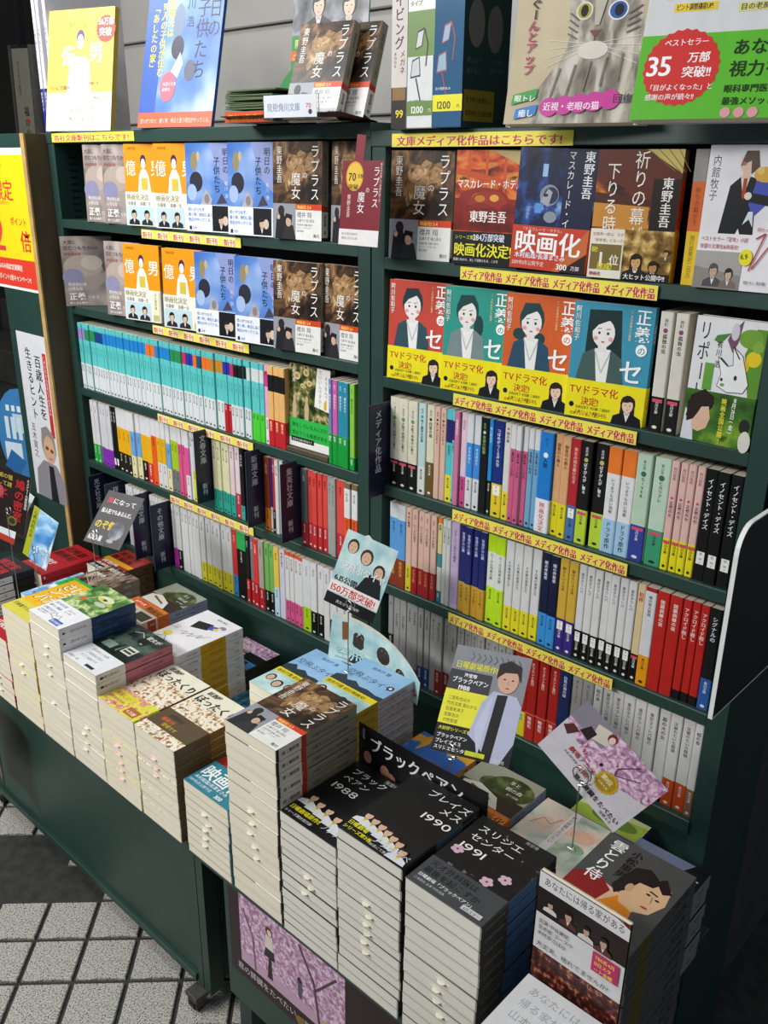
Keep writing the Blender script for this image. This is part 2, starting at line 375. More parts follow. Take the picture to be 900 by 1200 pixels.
def lap_front(W=105):
    a = Art().r(0, 0, 105, 148, smoke)
    a.poly([(28, 118), (36, 130), (50, 128), (58, 136), (74, 130), (84, 134), (88, 118), (80, 104), (70, 98), (52, 92), (40, 84), (30, 72), (24, 84), (34, 100)], gold).poly([(40, 124), (54, 126), (68, 120), (80, 124), (72, 112), (56, 116), (46, 108), (34, 112)], gold2).poly([(30, 98), (44, 104), (56, 100), (44, 92), (34, 80)], gold2)
    a.v(14, 142, 14, '東野圭吾', '#f4f1ea', sx=.9).v(90, 144, 21, 'ラプラス', '#f4f1ea', sx=.9).v(69, 104, 11, 'の', '#f4f1ea').v(50, 103, 21, '魔女', '#f4f1ea')
    a.r(0, 0, 105, 55, '#c7c6c6').r(0, 0, 50, 55, '#9a9ba4').e(18, 44, 7, 8, '#2a2526').poly([(4, 0), (8, 38), (24, 40), (34, 0)], '#1f2024').poly([(20, 0), (26, 24), (44, 22), (50, 0)], '#2c2b30')
    a.e(33, 30, 8.5, 9.5, '#1b1718').e(34, 27, 6, 7.5, '#d4b094').poly([(26, 32), (28, 40), (42, 38), (41, 29), (34, 33)], '#1b1718').e(12, 34, 3.5, 4, '#d8b79c')
    a.r(50, 46, 55, 9, '#d8451c').t(53, 48, 6.3, '映画化! 5.4', '#ffe36a', True).r(50, 0, 55, 46, '#efeeea').t(53, 35, 9.5, '櫻井 翔', '#2a2a2a')
    a.lines(53, 28, 5, ['広瀬すず 福士蒼汰'], '#444444', sx=.9).lines(53, 22, 3.6, ['志田未来 佐藤江梨子', 'リリー・フランキー', '豊川悦司'], '#555555').t(88, 5, 6, '角川', '#222222', True)
    return a
design('lap', 'thick brown-smoke covered paperback with photo belly band', smoke, lap_front(), lambda T: Art().r(0, 0, T, 148, '#8d8a78').r(.3, 0, T-.6, 50, '#dcd9cf').r(.3, 44, T-.6, 9, '#b3322a').r(.3, 0, T-.6, 5, '#20201e').v(T/2, 132, min(6, T*.5), '東野圭吾 ラプラスの魔女', '#2c2a22').v(T/2, 40, min(6, T*.5), '超話題一冊', '#333333', True))
def masqH():
    a = Art().r(0, 0, 105, 148, palace)
    for i, x in enumerate((18, 46, 74)): a.r(x, 88, 4, 60, '#c8501c')
    a.poly([(0, 118), (105, 100), (105, 106), (0, 126)], '#c24a18').poly([(55, 148), (105, 126), (105, 148)], '#b9a36a').r(0, 45, 105, 42, redart).e(45, 88, 38, 13, '#8a1f16', 20).e(36, 88, 9, 6, '#c9812e').e(62, 90, 7, 5, '#d99a3a').poly([(20, 78), (30, 92), (46, 97), (70, 96), (84, 84), (70, 74), (45, 82)], '#9c2a1a')
    a.e(40, 87, 8, 4.5, '#c07a2a').e(62, 88, 7, 4.5, '#e0a544')
    return a.t(3, 101, 12.5, 'マスカレード・ホテル', '#f7f4ee', True, sx=.82).t(25, 58, 16, '東野圭吾', '#f7f4ee', True, sx=.9)
design('masqh', 'orange and dark red hotel-mystery paperback with black belly band', palace, masqH(), sp_title('マスカレードホテル', '#eeeeee'),
       (44, '#101014', Art().t(4, 34, 6, 'シリーズ累計', '#e8e26a').t(33, 33, 11, '284万部突破', '#dfe6f7', True, sx=.8).t(3, 13, 19, '映画化決定!', '#f5ee2a', True, sx=.92).t(3, 5, 4.2, '仮面に化かれ、決して見破られる、この冬', '#f0f0f0', sx=.9), sp_title('映画化', '#f5ee2a', y=40, logo=False)))
def masqE():
    a = Art().r(0, 0, 105, 148, nightart).r(64, 0, 41, 148, '#141a3c').r(4, 60, 56, 80, nightart)
    a.e(46, 92, 13, 13, '#8c93a0').e(48, 92, 10, 10, '#2a3050').poly([(34, 84), (44, 100), (50, 96), (46, 78)], '#a9afba').e(41, 92, 3.5, 2, '#20253c').e(50, 66, 9, 7, '#8c93a0').r(28, 70, 9, 12, '#5d9be8').r(34, 114, 7, 15, '#9cc4f0')
    return a.v(72, 146, 11.5, 'マスカレード・イブ', '#f2f4fa', sx=.9).v(95, 146, 14, '東野圭吾', '#f2f4fa', True)
mb_ = Art().poly([(60, 0), (105, 55), (105, 0)], '#c76a35').poly([(70, 0), (105, 25), (105, 0)], '#2a1a16').t(12, 48, 5, '「マスカレード・ホテル」', '#f3d9c4').t(4, 22, 31, '映画化', '#ffffff', True).t(6, 14, 8, '木村拓哉/長澤まさみ', '#f4f4ff', True, sx=.95).t(3, 5, 6.5, '2019年1月公開予定', '#ffe6d6', sx=.9).t(66, 3, 10, '300', '#ffffff', True).t(86, 4, 6, '万部', '#ffffff')
design('masqe', 'night-blue masked-figure paperback with red and orange belly band', nightart, masqE(), sp_title('マスカレードイブ', '#dddddd'), (54, '#c9412c', mb_, sp_title('映画化', '#ffffff', y=44, logo=False)))
def inori():
    a = Art().r(0, 0, 105, 148, castle).poly([(0, 148), (0, 120), (70, 92), (105, 100), (105, 148)], '#5f2410').poly([(60, 148), (105, 122), (105, 148)], '#cdb96a').r(0, 60, 70, 28, '#c98a34').poly([(0, 88), (80, 84), (80, 92), (0, 100)], '#4a1c0c').r(72, 56, 33, 60, '#1d0d08')
    for i in range(4): a.line([(62+i*12, 148), (96+i*6, 124-i*0)], .8, '#7a6a30')
    return a.v(56, 147, 21, '祈りの幕が', '#f5f1e8', sx=.9).v(22, 134, 20, '下りる時', '#f5f1e8', sx=.9).v(90, 118, 14, '東野圭吾', '#f5f1e8', True)
ib = Art().r(0, 0, 105, 58, '#e9e4d6').r(44, 0, 61, 58, sepia).t(3, 50, 4.5, '加賀恭一郎は、なぜ', '#a03a30').t(3, 43, 4.5, '「新参者」になったのか', '#a03a30').r(2, 10, 40, 30, '#7c6a34').t(14, 14, 24, '1', '#f4f0e4', True).t(27, 17, 13, '位', '#f4f0e4', True).t(3, 31, 7, '祝!', '#eee04a', True).t(12, 11, 9, '達成!', '#f1e43a', True).t(3, 3, 5, '映画化', '#a83a30', True)
ib.bust(62, 2, 17, '#231509', '#2a1d10', '#d4a671', True, face=True).bust(84, 0, 14, '#1c1209', '#1b140e', '#b98a56').bust(98, 24, 8, '#3a2612', '#6b5227', '#caa066').r(46, 0, 59, 9, '#1a120c').t(48, 1.6, 7.4, '大ヒット公開中!!', '#f3f3f3', True, sx=.95)
def inori_sp(T): return Art().r(.3, 0, T-.6, 60, '#d9b82c').r(.3, 60, T-.6, 54, '#c9622a').r(.3, 114, T-.6, 34, '#8d8a88').v(T/2, 108, min(7, T*.5), '祈りの幕が下', '#7c2a10').v(T/2, 56, min(6, T*.5), '発行部累計二百万', '#8a6a10')
design('inori', 'brown temple-roof paperback with gold film photo band', castle, inori(), inori_sp, (57, '#d9b82c', ib, lambda T: Art().v(T/2, 52, min(6, T*.5), '累計百万部突破', '#7c6210')))
design('inorisp', 'thick grey, orange and yellow spined paperback', '#c9622a', None, inori_sp)
def teinen():
    a = Art(112, 152).r(0, 0, 112, 152, '#eceaee').v(12, 142, 12, '内館牧子', '#2b2b2b')
    a.poly([(26, 60), (34, 110), (50, 122), (68, 118), (74, 60), (56, 60), (53, 66), (50, 60)], '#16161a').poly([(46, 122), (53, 98), (60, 122)], '#e7dcd2').poly([(51, 118), (56, 118), (56, 100), (53.5, 96), (51, 100)], '#b0442a').r(49, 118, 9, 12, '#e6c5ab').e(54, 134, 10, 11, '#e6c9b4').poly([(44, 130), (50, 146), (66, 146), (70, 130), (60, 122), (58, 136)], '#5d4a40').e(49, 133, 3, 2, '#b0725f')
    a.poly([(62, 92), (70, 120), (100, 116), (84, 90), (70, 78)], '#4a56b8').e(80, 122, 16, 8, '#e0b04a').e(72, 126, 5, 4, '#e9cf7a').e(88, 126, 6, 4, '#d88a5a').poly([(60, 104), (92, 100), (90, 90), (60, 94)], '#1c1c20').e(60, 100, 5, 4, '#e7dcd2').poly([(64, 84), (58, 70), (66, 76), (72, 68), (70, 84)], '#dfe6f6')
    a.t(4, 52, 5.6, 'ベストセラー「定年」小説', '#b0303a', sx=.98).t(4, 44, 5.6, '待望の文庫化&映画化!', '#b0303a', sx=.98)
    a.r(0, 0, 66, 41, '#a9a5a2').poly([(0, 0), (66, 0), (66, 16), (0, 24)], '#8d8783').bust(28, 2, 15, '#55504c', '#4c4e52', '#c8aa94').bust(50, 2, 12.5, '#2c2523', '#7c6c60', '#d2b49c').e(70, 36, 9, 9, '#ece22c').t(63, 34, 8, '6.9', '#20201c', True)
    a.line([(80, 56), (92, 62), (76, 22)], 1.6, '#b22c30').line([(98, 48), (80, 24)], 1.6, '#b22c30').t(80, 64, 5, '終わった人', '#b0303a').t(72, 8, 4, '舘ひろし 黒木瞳', '#333333')
    return a
design('teinen', 'large white paperback with suited man holding bouquet', '#eceaee', teinen(), sp_title('終わった人'), W=112, H=152)
def kizuna():
    a = Art().r(0, 0, 105, 148, stone).e(42, 84, 40, 26, '#b1a297', 18).e(60, 92, 22, 16, '#c4b6ac').poly([(40, 60), (90, 74), (95, 62), (60, 30), (40, 36)], '#a39690').poly([(80, 86), (92, 104), (86, 70)], '#5f5450').e(20, 62, 22, 18, '#8e8cab')
    a.t(5, 132, 9.5, '大黒に', '#5c4f5a', True).t(5, 120, 9.5, '住むつもりかい?', '#5c4f5a', True).t(5, 108, 7, '伊坂幸太郎', '#a4444c')
    return a.t(8, 44, 7.5, '世の中には', '#f2eeec', True).t(8, 34, 7.5, 'いろんな', '#f2eeec', True).t(8, 14, 17, '正義', '#ffffff', True).t(46, 15, 8, 'がある', '#f2eeec').t(8, 4, 6, '新たなる傑作', '#f2eeec', True)
design('kizuna', 'taupe paperback with clasped hands and white lettering', stone, kizuna(), sp_title('世の中', '#4a4040', bg='#a39690'))
def okubo(obi=True, W=105):
    a = Art().r(0, 0, 105, 148, '#f09a12').e(53, 118, 8, 11, '#4a2a50').poly([(36, 62), (41, 92), (48, 103), (59, 103), (66, 92), (72, 62)], '#faf7f0').e(53, 113, 6, 9, '#fbf4ea').r(46, 66, 17, 22, '#d9c24a')
    a.t(3, 94, 30, '億', '#fdfaf4', sx=1.0).t(73, 94, 30, '男', '#fdfaf4', True).t(10, 138, 6, '川村元気', '#7c5410')
    return a
ob = Art().r(0, 0, 105, 62, '#f2efe6').t(3, 48, 12.5, '映画化決定', '#8a8230', True, sx=1.0).t(68+22, 20, 3, '', WHITE).t(6, 38, 8, '佐藤健', '#333333', sx=.95).t(40, 38, 8, '高橋一生', '#333333', sx=.95).r(3, 2, 74, 34, '#c4dce4').bust(22, 2, 16, '#1c1814', '#24242a', '#e3c0a4').bust(58, 2, 16, '#1c1814', '#2b2b2e', '#e3c0a4').r(82, 0, 20, 60, '#efe9cf').v(92, 58, 6.5, '56万部突破', '#8a8230', True).r(84, 3, 16, 12, '#c9c07a')
design('oku', 'orange paperback with white figure and two-portrait belly band', '#f09a12', okubo(), sp_title('億男', '#ffffff'), (62, '#f2efe6', ob, None))
def ashita():
    a = Art().r(0, 0, 105, 148, skyb).poly([(55, 148), (105, 148), (105, 70), (80, 90)], '#8f9cd0').e(20, 118, 7, 16, '#9c8a5e').e(30, 126, 4, 8, '#c4b48a').e(24, 84, 15, 17, '#2c2a3a').e(14, 66, 11, 14, '#a8c0ea').poly([(30, 40), (46, 72), (60, 56), (56, 38)], '#b6b0b8').e(48, 56, 6, 8, '#8c8488').poly([(70, 48), (82, 66), (94, 50)], '#4a3f52')
    return a.v(92, 140, 14, '明日の', '#1b1c30').v(72, 126, 15, '子供たち', '#1b1c30').v(93, 86, 8, '有川 浩', '#dfe4f8')
ab = Art().r(0, 0, 105, 46, '#eef2fa').r(60, 2, 42, 43, '#16161c').bust(80, 2, 16, '#2a1d18', '#0f0f14', '#d9b8a0').e(90, 20, 6, 8, '#d9c4b4').lines(4, 35, 6.4, ['思いがつなぎ、', '響く時、明日に届く', '明日がやってくる。'], '#3f78c4').t(14, 4, 5, '幻冬', '#2a58a8').r(6, 3, 5, 6, '#1a1a1a')
design('ashita', 'sky-blue paperback with black brush title and white band', skyb, ashita(), sp_title('明日の子供たち', '#ffffff', bg='#5a86c8'), (46, '#eef2fa', ab, None))
def gard():
    a = Art().r(0, 0, 105, 148, garden_a)
    for x, y, r in ((20, 128, 9), (44, 136, 8), (52, 118, 7), (34, 112, 5)): a.e(x, y, r, r*.8, '#d9c48e', 10).e(x, y, r*.5, r*.4, '#a98a4a', 8)
    for x in (14, 46): a.poly([(x-5, 52), (x-6, 74), (x-3, 84), (x-4, 90), (x, 96), (x+4, 90), (x+3, 84), (x+6, 74), (x+5, 52)], '#c8b084')
    a.poly([(66, 80), (72, 148), (105, 148), (105, 74)], '#f2f0ea').v(80, 146, 8.5, 'でいいんですか?', '#3c6a8a').v(95, 136, 8, 'そうなんです', '#33506a').r(90, 78, 7, 14, '#e0b422').v(12, 140, 8, '有川浩', '#efe9d8', True)
    a.r(0, 0, 105, 52, '#2fb84c').r(0, 0, 105, 15, '#f0f0ec').t(8, 37, 8.4, '旅をしている人にだけ', '#0f5a2a', True, sx=1.1).t(8, 22, 8.4, '見えてくる風景がある', '#0f5a2a', True, sx=1.1).r(6, 9, 60, 9, '#15150f')
    return a.t(9, 11, 5.2, '幻冬舎文庫の新刊です', '#f0f0f0')
design('garden', 'dark garden paperback with bright green belly band', garden_a, gard(), sp_title('旅'))
def tvc(bg, hair, jacket, k):
    a = Art(110, 149).r(0, 0, 110, 149, bg); x = (44, 40, 42, 44)[k]
    if k in (3,): a.poly([(x-24, 70), (x-22, 140), (x+22, 142), (x+30, 60), (x+10, 50)], hair)
    if k == 1: a.e(x+20, 96, 8, 16, hair)
    if k == 2: a.e(x-18, 96, 10, 8, hair).e(x+14, 92, 8, 8, hair)
    a.poly([(x-34, 48), (x-26, 84), (x-10, 92), (x+12, 92), (x+28, 82), (x+34, 48)], jacket).poly([(x-10, 92), (x-4, 50), (x+10, 50), (x+12, 92)], '#f4f4f2').r(x-6, 88, 12, 14, '#efeae6')
    a.e(x, 117, 19, 21, hair).e(x, 112, 15.5, 18, '#f3efec').poly([(x-18, 122), (x-12, 138), (x+10, 139), (x+18, 126), (x+6, 128), (x-8, 122), (x-15, 114)], hair)
    for d in (-6, 6): a.e(x+d, 112, 1.8, 1.9, '#1c2a2c', 8).e(x+d*1.7, 105, 3.2, 2.8, '#eda8a8', 8).line([(x+d-3, 117), (x+d+3, 118)], .8, hair)
    a.e(x, 101, 2.6, 1, '#c8504a', 8).line([(x-10, 90), (x+1, 62), (x+12, 90)], 1.2, '#c9d2d0')
    a.v(7, 144, 9, '阿川佐和子', '#eef4f0', True, sx=.9).v(96, 147, 21, '正義', '#ffffff', True, sx=.98).e(97, 96, 7.5, 7.5, '#ffffff').t(91.6, 91.2, 11, 'の', bg, True).t(70, 55, 33, 'セ', '#ffffff', True).v(80, 144, 4, '二 女性検事の大奮闘', '#f0d9a0')
    return a
tb = Art(110, 149).r(0, 0, 110, 50, '#f4e61e').t(4, 32, 13, 'TVドラマ化', '#c02a22', True, sx=1.0).t(22, 18, 11.5, '決定!', '#c02a22', True).e(9, 16, 3.6, 3.6, '#15152a').lines(15, 12, 4.6, ['吉高由里子 安田顕 三浦翔平', '広瀬アリス 生瀬勝久ほか'], '#1c1c1c', sx=.86).t(8, 3, 4.4, '日本テレビ系にて新ドラマ', '#c02a22', True)
tb.bust(88, 0, 22, '#2a1c18', '#15151c', '#efcfb6', True)
for k, (n, bg, hair, jk) in enumerate((('tvred', '#cc4a3c', '#1c3a40', '#33505c'), ('tvgreen', '#2f9c8c', '#1f4648', '#7c8f90'), ('tvorange', '#d9622c', '#1f4648', '#2c5068'), ('tvblue', '#3f97b4', '#1c3234', '#47605c'))):
    design(n, {'tvred': 'red', 'tvgreen': 'teal green', 'tvorange': 'orange', 'tvblue': 'sky blue'}[n]+' paperback with drawn woman and yellow drama band', bg, tvc(bg, hair, jk, k), sp_title('正義のセ', '#ffffff'), (50, '#f4e61e', tb, sp_title('ドラマ化', '#c02a22', y=46, logo=False)), W=110, H=149)
def riport():
    a = Art().r(0, 0, 105, 148, '#dddde0').poly([(92, 60), (78, 110), (90, 140), (105, 140), (105, 60)], '#5a8f2c').e(84, 128, 18, 11, '#6f9c34').e(92, 106, 11, 9, '#e0c420').e(80, 96, 7, 7, '#d4b41a').e(96, 120, 8, 7, '#7fa83c').poly([(34, 128), (54, 132), (40, 118), (30, 122)], '#4d7f3a').poly([(54, 132), (70, 148), (66, 122), (60, 110), (50, 124)], '#6f4a66').e(60, 134, 6, 10, '#c8c4d0')
    a.v(16, 144, 24, 'リポート', '#20222e', sx=.8).v(40, 122, 9, '有川 浩', '#2a2a2a').r(22, 63, 14, 32, '#5f9c3a')
    for P in ([(44, 70), (48, 84), (40, 104), (56, 94), (64, 96), (60, 118), (76, 108), (84, 90), (90, 76), (84, 66), (60, 64), (44, 70)],): a.poly(P, '#e9e9ea').line(P, .9, '#50525a')
    a.e(50, 78, 2, 2, '#28303a').e(70, 82, 2.4, 3, '#28303a').e(52, 72, 3.4, 2, '#7a9a4a').line([(44, 103), (56, 95)], 1.6, '#2f3038').line([(61, 117), (72, 104)], 1.6, '#2f3038')
    return a
rb = Art().r(0, 0, 105, 62, grass_a).poly([(0, 0), (2, 38), (14, 34), (20, 0)], '#cfd4dc').poly([(4, 28), (8, 54), (28, 64), (44, 56), (44, 44), (36, 36), (20, 30)], '#201814').poly([(16, 14), (12, 34), (26, 42), (38, 44), (42, 30), (38, 18), (26, 12)], '#dbb49a').poly([(6, 22), (4, 46), (20, 60), (40, 58), (46, 48), (30, 48), (22, 34), (16, 26)], '#241a16')
rb.v(75, 60, 9.5, '10月26日(金)', '#f4f4f0', True, adv=.95).v(60, 57, 8, '映画全国公開!', '#efe040', True).e(95, 28, 8, 9, '#26241f').e(98, 10, 9, 13, '#d8d4ca')
design('riport', 'white paperback with rabbit, yellow flowers and green band', '#dddde0', riport(), sp_title('リポート'), (62, grass_a, rb, None))

# --- the piles on the stand
sa = Art().r(0, 0, 105, 148, '#e8b41c')
for y, tx in ((112, 'さけ漫'), (86, 'ンタの'), (56, 'バカ編')): sa.t(9, y, 30, tx, '#181818', True).t(11, y+1.5, 29, tx, '#f6f3e6', True, sx=.99)
sa.r(0, 0, 105, 40, '#d7ce4c').t(6, 20, 10, '文庫書下ろし', '#26301c', True)
design('yellowmanga', 'yellow comic-lettered paperback', '#e8b41c', sa, sp_title('漫画'))
a = Art().r(0, 0, 105, 148, greenill).e(62, 116, 22, 10, '#d9e2b4').e(56, 112, 10, 5, '#e9c64a').e(24, 92, 7, 6, '#d9622c').e(70, 98, 16, 6, '#bcc8b0').e(62, 114, 6, 3, '#2a3a5a').e(84, 108, 8, 5, '#c4ba5a').t(60, 134, 8, '風の中', '#c8d48a', True)
b_ = Art().r(0, 0, 105, 60, '#ecebee').lines(5, 48, 7.5, ['涙が出る程', '暖かい物語', 'が届きます'], '#4a62a0', 1.5, True).lines(52, 46, 5, ['読者の声が', '続々到着'], '#6a76a0').line([(40, 20), (48, 30), (56, 22), (66, 28), (72, 18), (60, 14), (48, 18), (40, 20)], 1, '#26304a').r(62, 4, 30, 13, '#3a58a8').t(64, 7, 7, '新刊発売', '#eeeeff', True).lines(8, 18, 4, ['全国の書店員が', '推した一冊です'], '#555566')
design('greenblue', 'green illustrated paperback with wide white belly band', greenill, a, lambda T: Art().r(0, 0, T, 148, '#23406c').v(T/2, 110, min(6, T*.45), '風の中のふたり', '#5f7fb0'), (60, '#ecebee', b_, lambda T: Art().v(T/2, 50, min(6, T*.45), '涙が出る程', '#333333').e(T/2, 8, 2, 3, '#222222', 8)))
a = Art().r(0, 0, 105, 148, darkphoto).r(10, 66, 30, 18, '#7f9684').r(60, 72, 28, 22, '#d8d5c6').r(63, 76, 22, 5, '#39463e').r(63, 84, 22, 5, '#39463e').poly([(50, 70), (58, 104), (54, 66)], '#6f8a80').e(62, 118, 13, 9, '#070a08').t(56, 128, 12, '彼女が', '#dfe2da', True).line([(20, 128), (36, 136), (52, 126)], 1.6, '#c8cabf').e(66, 110, 4, 2, '#9aa89c')
for i in range(6): a.r(12, 92+i*4, 26, 1.2, '#5c6f64')
b_ = Art().r(0, 0, 105, 54, '#e6e6ea').lines(22, 42, 7, ['読み終えて呆然', '二度読み必至の', 'すごい結末です'], '#34343c', 1.6).t(6, 6, 6, '新潮の一冊', '#333340').r(60, 5, 24, 6, '#2b2b2e')
design('blackphoto', 'dark window-photo paperback with pink spine', '#b8697a', a, sp_title('彼女がその名を', '#7c3444', bg='#c07484'), (54, '#e6e6ea', b_, lambda T: Art().v(T/2, 44, min(6, T*.45), '小学館文庫', '#333333').e(T/2, 10, 2.4, 4, '#3a3024', 8)))
def bott():
    a = Art().r(0, 0, 105, 148, '#efe9d4').r(0, 40, 105, 66, crowd)
    for x, y in ((30, 92), (52, 82), (74, 90), (22, 70), (60, 64)): a.e(x, y+7, 3.6, 4.4, '#6b4a32', 8).e(x, y+6, 2.8, 3.6, '#f0d9bc', 8).poly([(x-6, y-10), (x-4, y+2), (x+4, y+2), (x+6, y-10)], '#efe6d4')
    return a.t(10, 132, 11, '居酒屋', '#222019', True).t(6, 108, 22, 'ぼったくり', '#14120e', True, sx=.9)
b1 = Art().r(0, 0, 105, 48, manga_a).r(6, 26, 50, 15, '#d4d23a').t(8, 28, 10, '美味しい', '#d23a5a', True).lines(6, 16, 7, ['大好評発売中!', 'コミックも人気'], '#c23a6a', 1.3, True).r(66, 4, 30, 18, '#b86a34').t(68, 8, 8, '十万部', '#f4efe0', True)
b2 = Art().r(0, 0, 105, 66, '#5a4a34').r(0, 0, 105, 22, crowd).t(20, 50, 9, '居酒屋ぼ', '#2c2418', True).t(16, 38, 10, '最新刊', '#d8662c', True).t(30, 28, 9, '登場です', '#c9b23a', True).t(14, 6, 10, 'TVドラマ', '#c8dcd0', True)
design('bottak', 'cream illustrated pub-story paperback with yellow-pink band', '#efe9d4', bott(), sp_title('居酒屋', bg='#6b5026'), (48, manga_a, b1, None))
design('bottak2', 'cream illustrated pub-story paperback with dark brown band', '#efe9d4', bott(), sp_title('居酒屋', '#e0c890', bg='#7a6030'), (66, '#5a4a34', b2, None))
b_ = Art().poly([(0, 0), (105, 0), (105, 60), (0, 60)], '#2f7f94').poly([(60, 60), (105, 60), (105, 40)], '#7c2c2c').t(3, 26, 31, '映画化', '#f2f6f6', True).t(5, 16, 8, '木村拓哉/長澤まさみ', '#dfe8f4', True).t(3, 7, 6.5, '2019年1月公開予定', '#dfeef0').t(66, 4, 10, '300', '#ffffff', True)
design('eiga', 'dark red hotel paperback with teal film band', redart, Art().r(0, 0, 105, 148, redart).t(8, 110, 14, '東野圭吾', '#eeeeee', True), sp_title('イブ', bg='#20242c'), (60, '#2f7f94', b_, None), pages='page_edges')
def bp(lines, right, band, num):
    a = Art().r(0, 0, 105, 148, '#0d0d10' if num != 1991 else petal)
    xs = 104 if right else 10
    for y, s, tx in lines:
        wx = 1.55 if tx[0] == '1' else 1.12
        if right: a.t(xs, y, s, tx, '#f1f1f1', False, sx=wx, anchor=1)
        else: a.t(xs, y, s, tx, '#f1f1f1', False, sx=wx)
    return a
def staff(a, xs, y, k):
    for i, x in enumerate(xs): a.bust(x, y[i] if isinstance(y, (list, tuple)) else y, k, '#1a1512', '#dfe3ea', '#dcb699', False, '#e8d92c', face=False)
    return a
b_ = Art().r(0, 0, 105, 56, '#131318'); staff(b_, (16, 33, 51, 70, 88), (30, 26, 24, 20, 14), 16).t(3, 14, 9, '日曜劇場原作!!', '#efe522', True, sx=.95).t(3, 5, 5.5, 'シリーズ累計百万部', '#e6e6e6').t(62, 12, 13, 'ブラック', '#d8d8dc')
design('bp88', 'black surgical-drama paperback numbered 1988', '#0d0d10', bp([(122, 14, 'ブラック'), (104, 14, 'ペアン'), (82, 17, '1988')], False, None, 1988).t(60, 136, 8, '海堂尊', '#cfcfcf'), sp_title('ブラックペアン', '#dddddd', bg='#121214'), (56, '#131318', b_, None), pages='page_edges_grey')
b_ = Art().r(0, 0, 105, 50, '#131318'); staff(b_, (15, 28, 41, 53, 65, 77), (24, 22, 20, 17, 14, 11), 15).bust(89, 2, 15.5, '#1a1512', '#dfe3ea', '#dcb699', False, '#e8d92c').t(3, 14, 8, '日曜劇場', '#efe522', True).t(3, 5, 7, 'シリーズ第2巻', '#efe522', True).t(46, 10, 12, 'ブラックペ', '#d8d8dc').t(46, 3, 5, 'TBS系にて放送', '#e0e0e0')
design('bp90', 'black surgical-drama paperback numbered 1990', '#0d0d10', bp([(124, 15, 'ブレイズ'), (106, 15, 'メス'), (84, 17, '1990')], True, None, 1990), lambda T: Art().r(0, 0, T, 148, '#15171c').r(.3, 62, T-.6, 50, '#4a5f70').v(T/2, 140, min(5, T*.4), 'ブレイズメス', '#cccccc'), (50, '#131318', b_, None), pages='page_edges_grey')
b_ = Art().r(0, 0, 105, 50, '#45474a').t(6, 36, 11, '天才外科医は', '#15161a', True).t(6, 23, 11, '最後を起こすか', '#15161a', True).t(6, 14, 6, '日曜劇場「ブラックペアン」', '#ececec', True).lines(6, 7, 4, ['二宮和也 主演 竹内涼真'], '#d0d0d0').r(72, 6, 26, 7, '#d0d0d0').t(74, 7, 5, '4月スタート', '#333333')
a = bp([(122, 14, 'スリジエ'), (104, 14, 'センター'), (82, 17, '1991')], False, None, 1991)
for x, y in ((14, 78), (70, 58), (84, 74)):
    for i in range(5): a.e(x+4.6*cos(i*1.257), y+4.6*sin(i*1.257), 4, 3.2, '#d9b4c6', 8)
    a.e(x, y, 1.6, 1.6, '#8a3a5a', 6)
a.t(66, 140, 6, '海堂尊', '#aaaaaa')
design('bp91', 'black cherry-petal paperback numbered 1991 with grey band', '#15151a', a, lambda T: Art().r(0, 0, T, 148, '#14161a').r(.3, 50, T-.6, 56, '#2f4f7a').r(.3, 0, T-.6, 50, '#232427').v(T/2, 44, min(6, T*.45), '講談社文庫', '#8d8d90'), (50, '#45474a', b_, lambda T: Art().r(0, 0, T, 50, '#2a2b2e').v(T/2, 44, min(6, T*.45), '天才外科医は', '#77787c')), pages='page_edges_grey')
a = Art().r(0, 0, 105, 148, '#4b4c4a').poly([(0, 60), (20, 76), (52, 70), (80, 60), (72, 40), (0, 40)], '#e0b690').poly([(0, 66), (22, 84), (46, 66), (40, 40), (0, 40)], '#8c1c1c').poly([(40, 40), (56, 66), (78, 52), (80, 40)], '#e0861e').poly([(54, 70), (60, 104), (78, 116), (96, 108), (100, 84), (92, 62), (76, 54), (60, 58)], '#ddb48c')
a.poly([(42, 76), (50, 116), (64, 124), (84, 112), (78, 100), (64, 98), (58, 78), (50, 66)], '#1c1613').poly([(76, 112), (84, 122), (98, 104), (90, 98)], '#1c1613').e(59, 84, 4, 7, '#cfa27c').line([(78, 94), (88, 92)], 2, '#241a16').e(90, 86, 2.6, 1.4, '#241a16').e(79, 88, 2.6, 1.4, '#241a16').e(84, 68, 4, 1.5, '#9a4a3a').line([(84, 88), (86, 78)], .9, '#b08a64')
a.v(20, 142, 19, '雲とり侍', '#f4f4f4', True).v(42, 140, 13, '小松重男', '#131313', True)
design('samurai', 'grey paperback with topknotted warrior portrait', '#4b4c4a', a, lambda T: Art().r(0, 0, T, 148, '#5a5a58').r(.3, 20, T-.6, 26, '#6b6030').v(T/2, 130, min(7, T*.5), '雲とり侍', '#222222', True), pages='page_edges_grey')
a = Art().r(0, 0, 105, 148, '#0c0d10').poly([(0, 148), (0, 110), (60, 100), (84, 148)], '#6d7690').r(0, 60, 20, 50, nightart).t(44, 104, 24, '定', '#0c0d10', True).t(42, 106, 24, '定', '#e4e4e6').t(76, 104, 26, '年', '#e9e9ea').t(14, 96, 6, 'ハッピーエンド', '#999fae')
design('blackyear', 'black paperback with large outlined white characters', '#0c0d10', a, lambda T: Art().r(0, 0, T, 148, '#8d8d92').v(T/2, 130, min(7, T*.5), '定年', '#33343a'), pages='page_edges_grey')
a = Art().r(0, 0, 105, 148, cherry_a).r(46, 0, 12, 148, '#ece6e6').v(52, 140, 7.5, '君の膵臓をたべたい', '#54484c').v(52, 56, 5, '住野よる', '#54484c').e(24, 104, 16, 12, '#e2c6b2').line([(10, 90), (20, 110), (34, 104), (42, 122)], .9, '#5a4238').e(80, 110, 17, 13, '#e6b9a0').e(84, 84, 14, 9, '#8aa884')
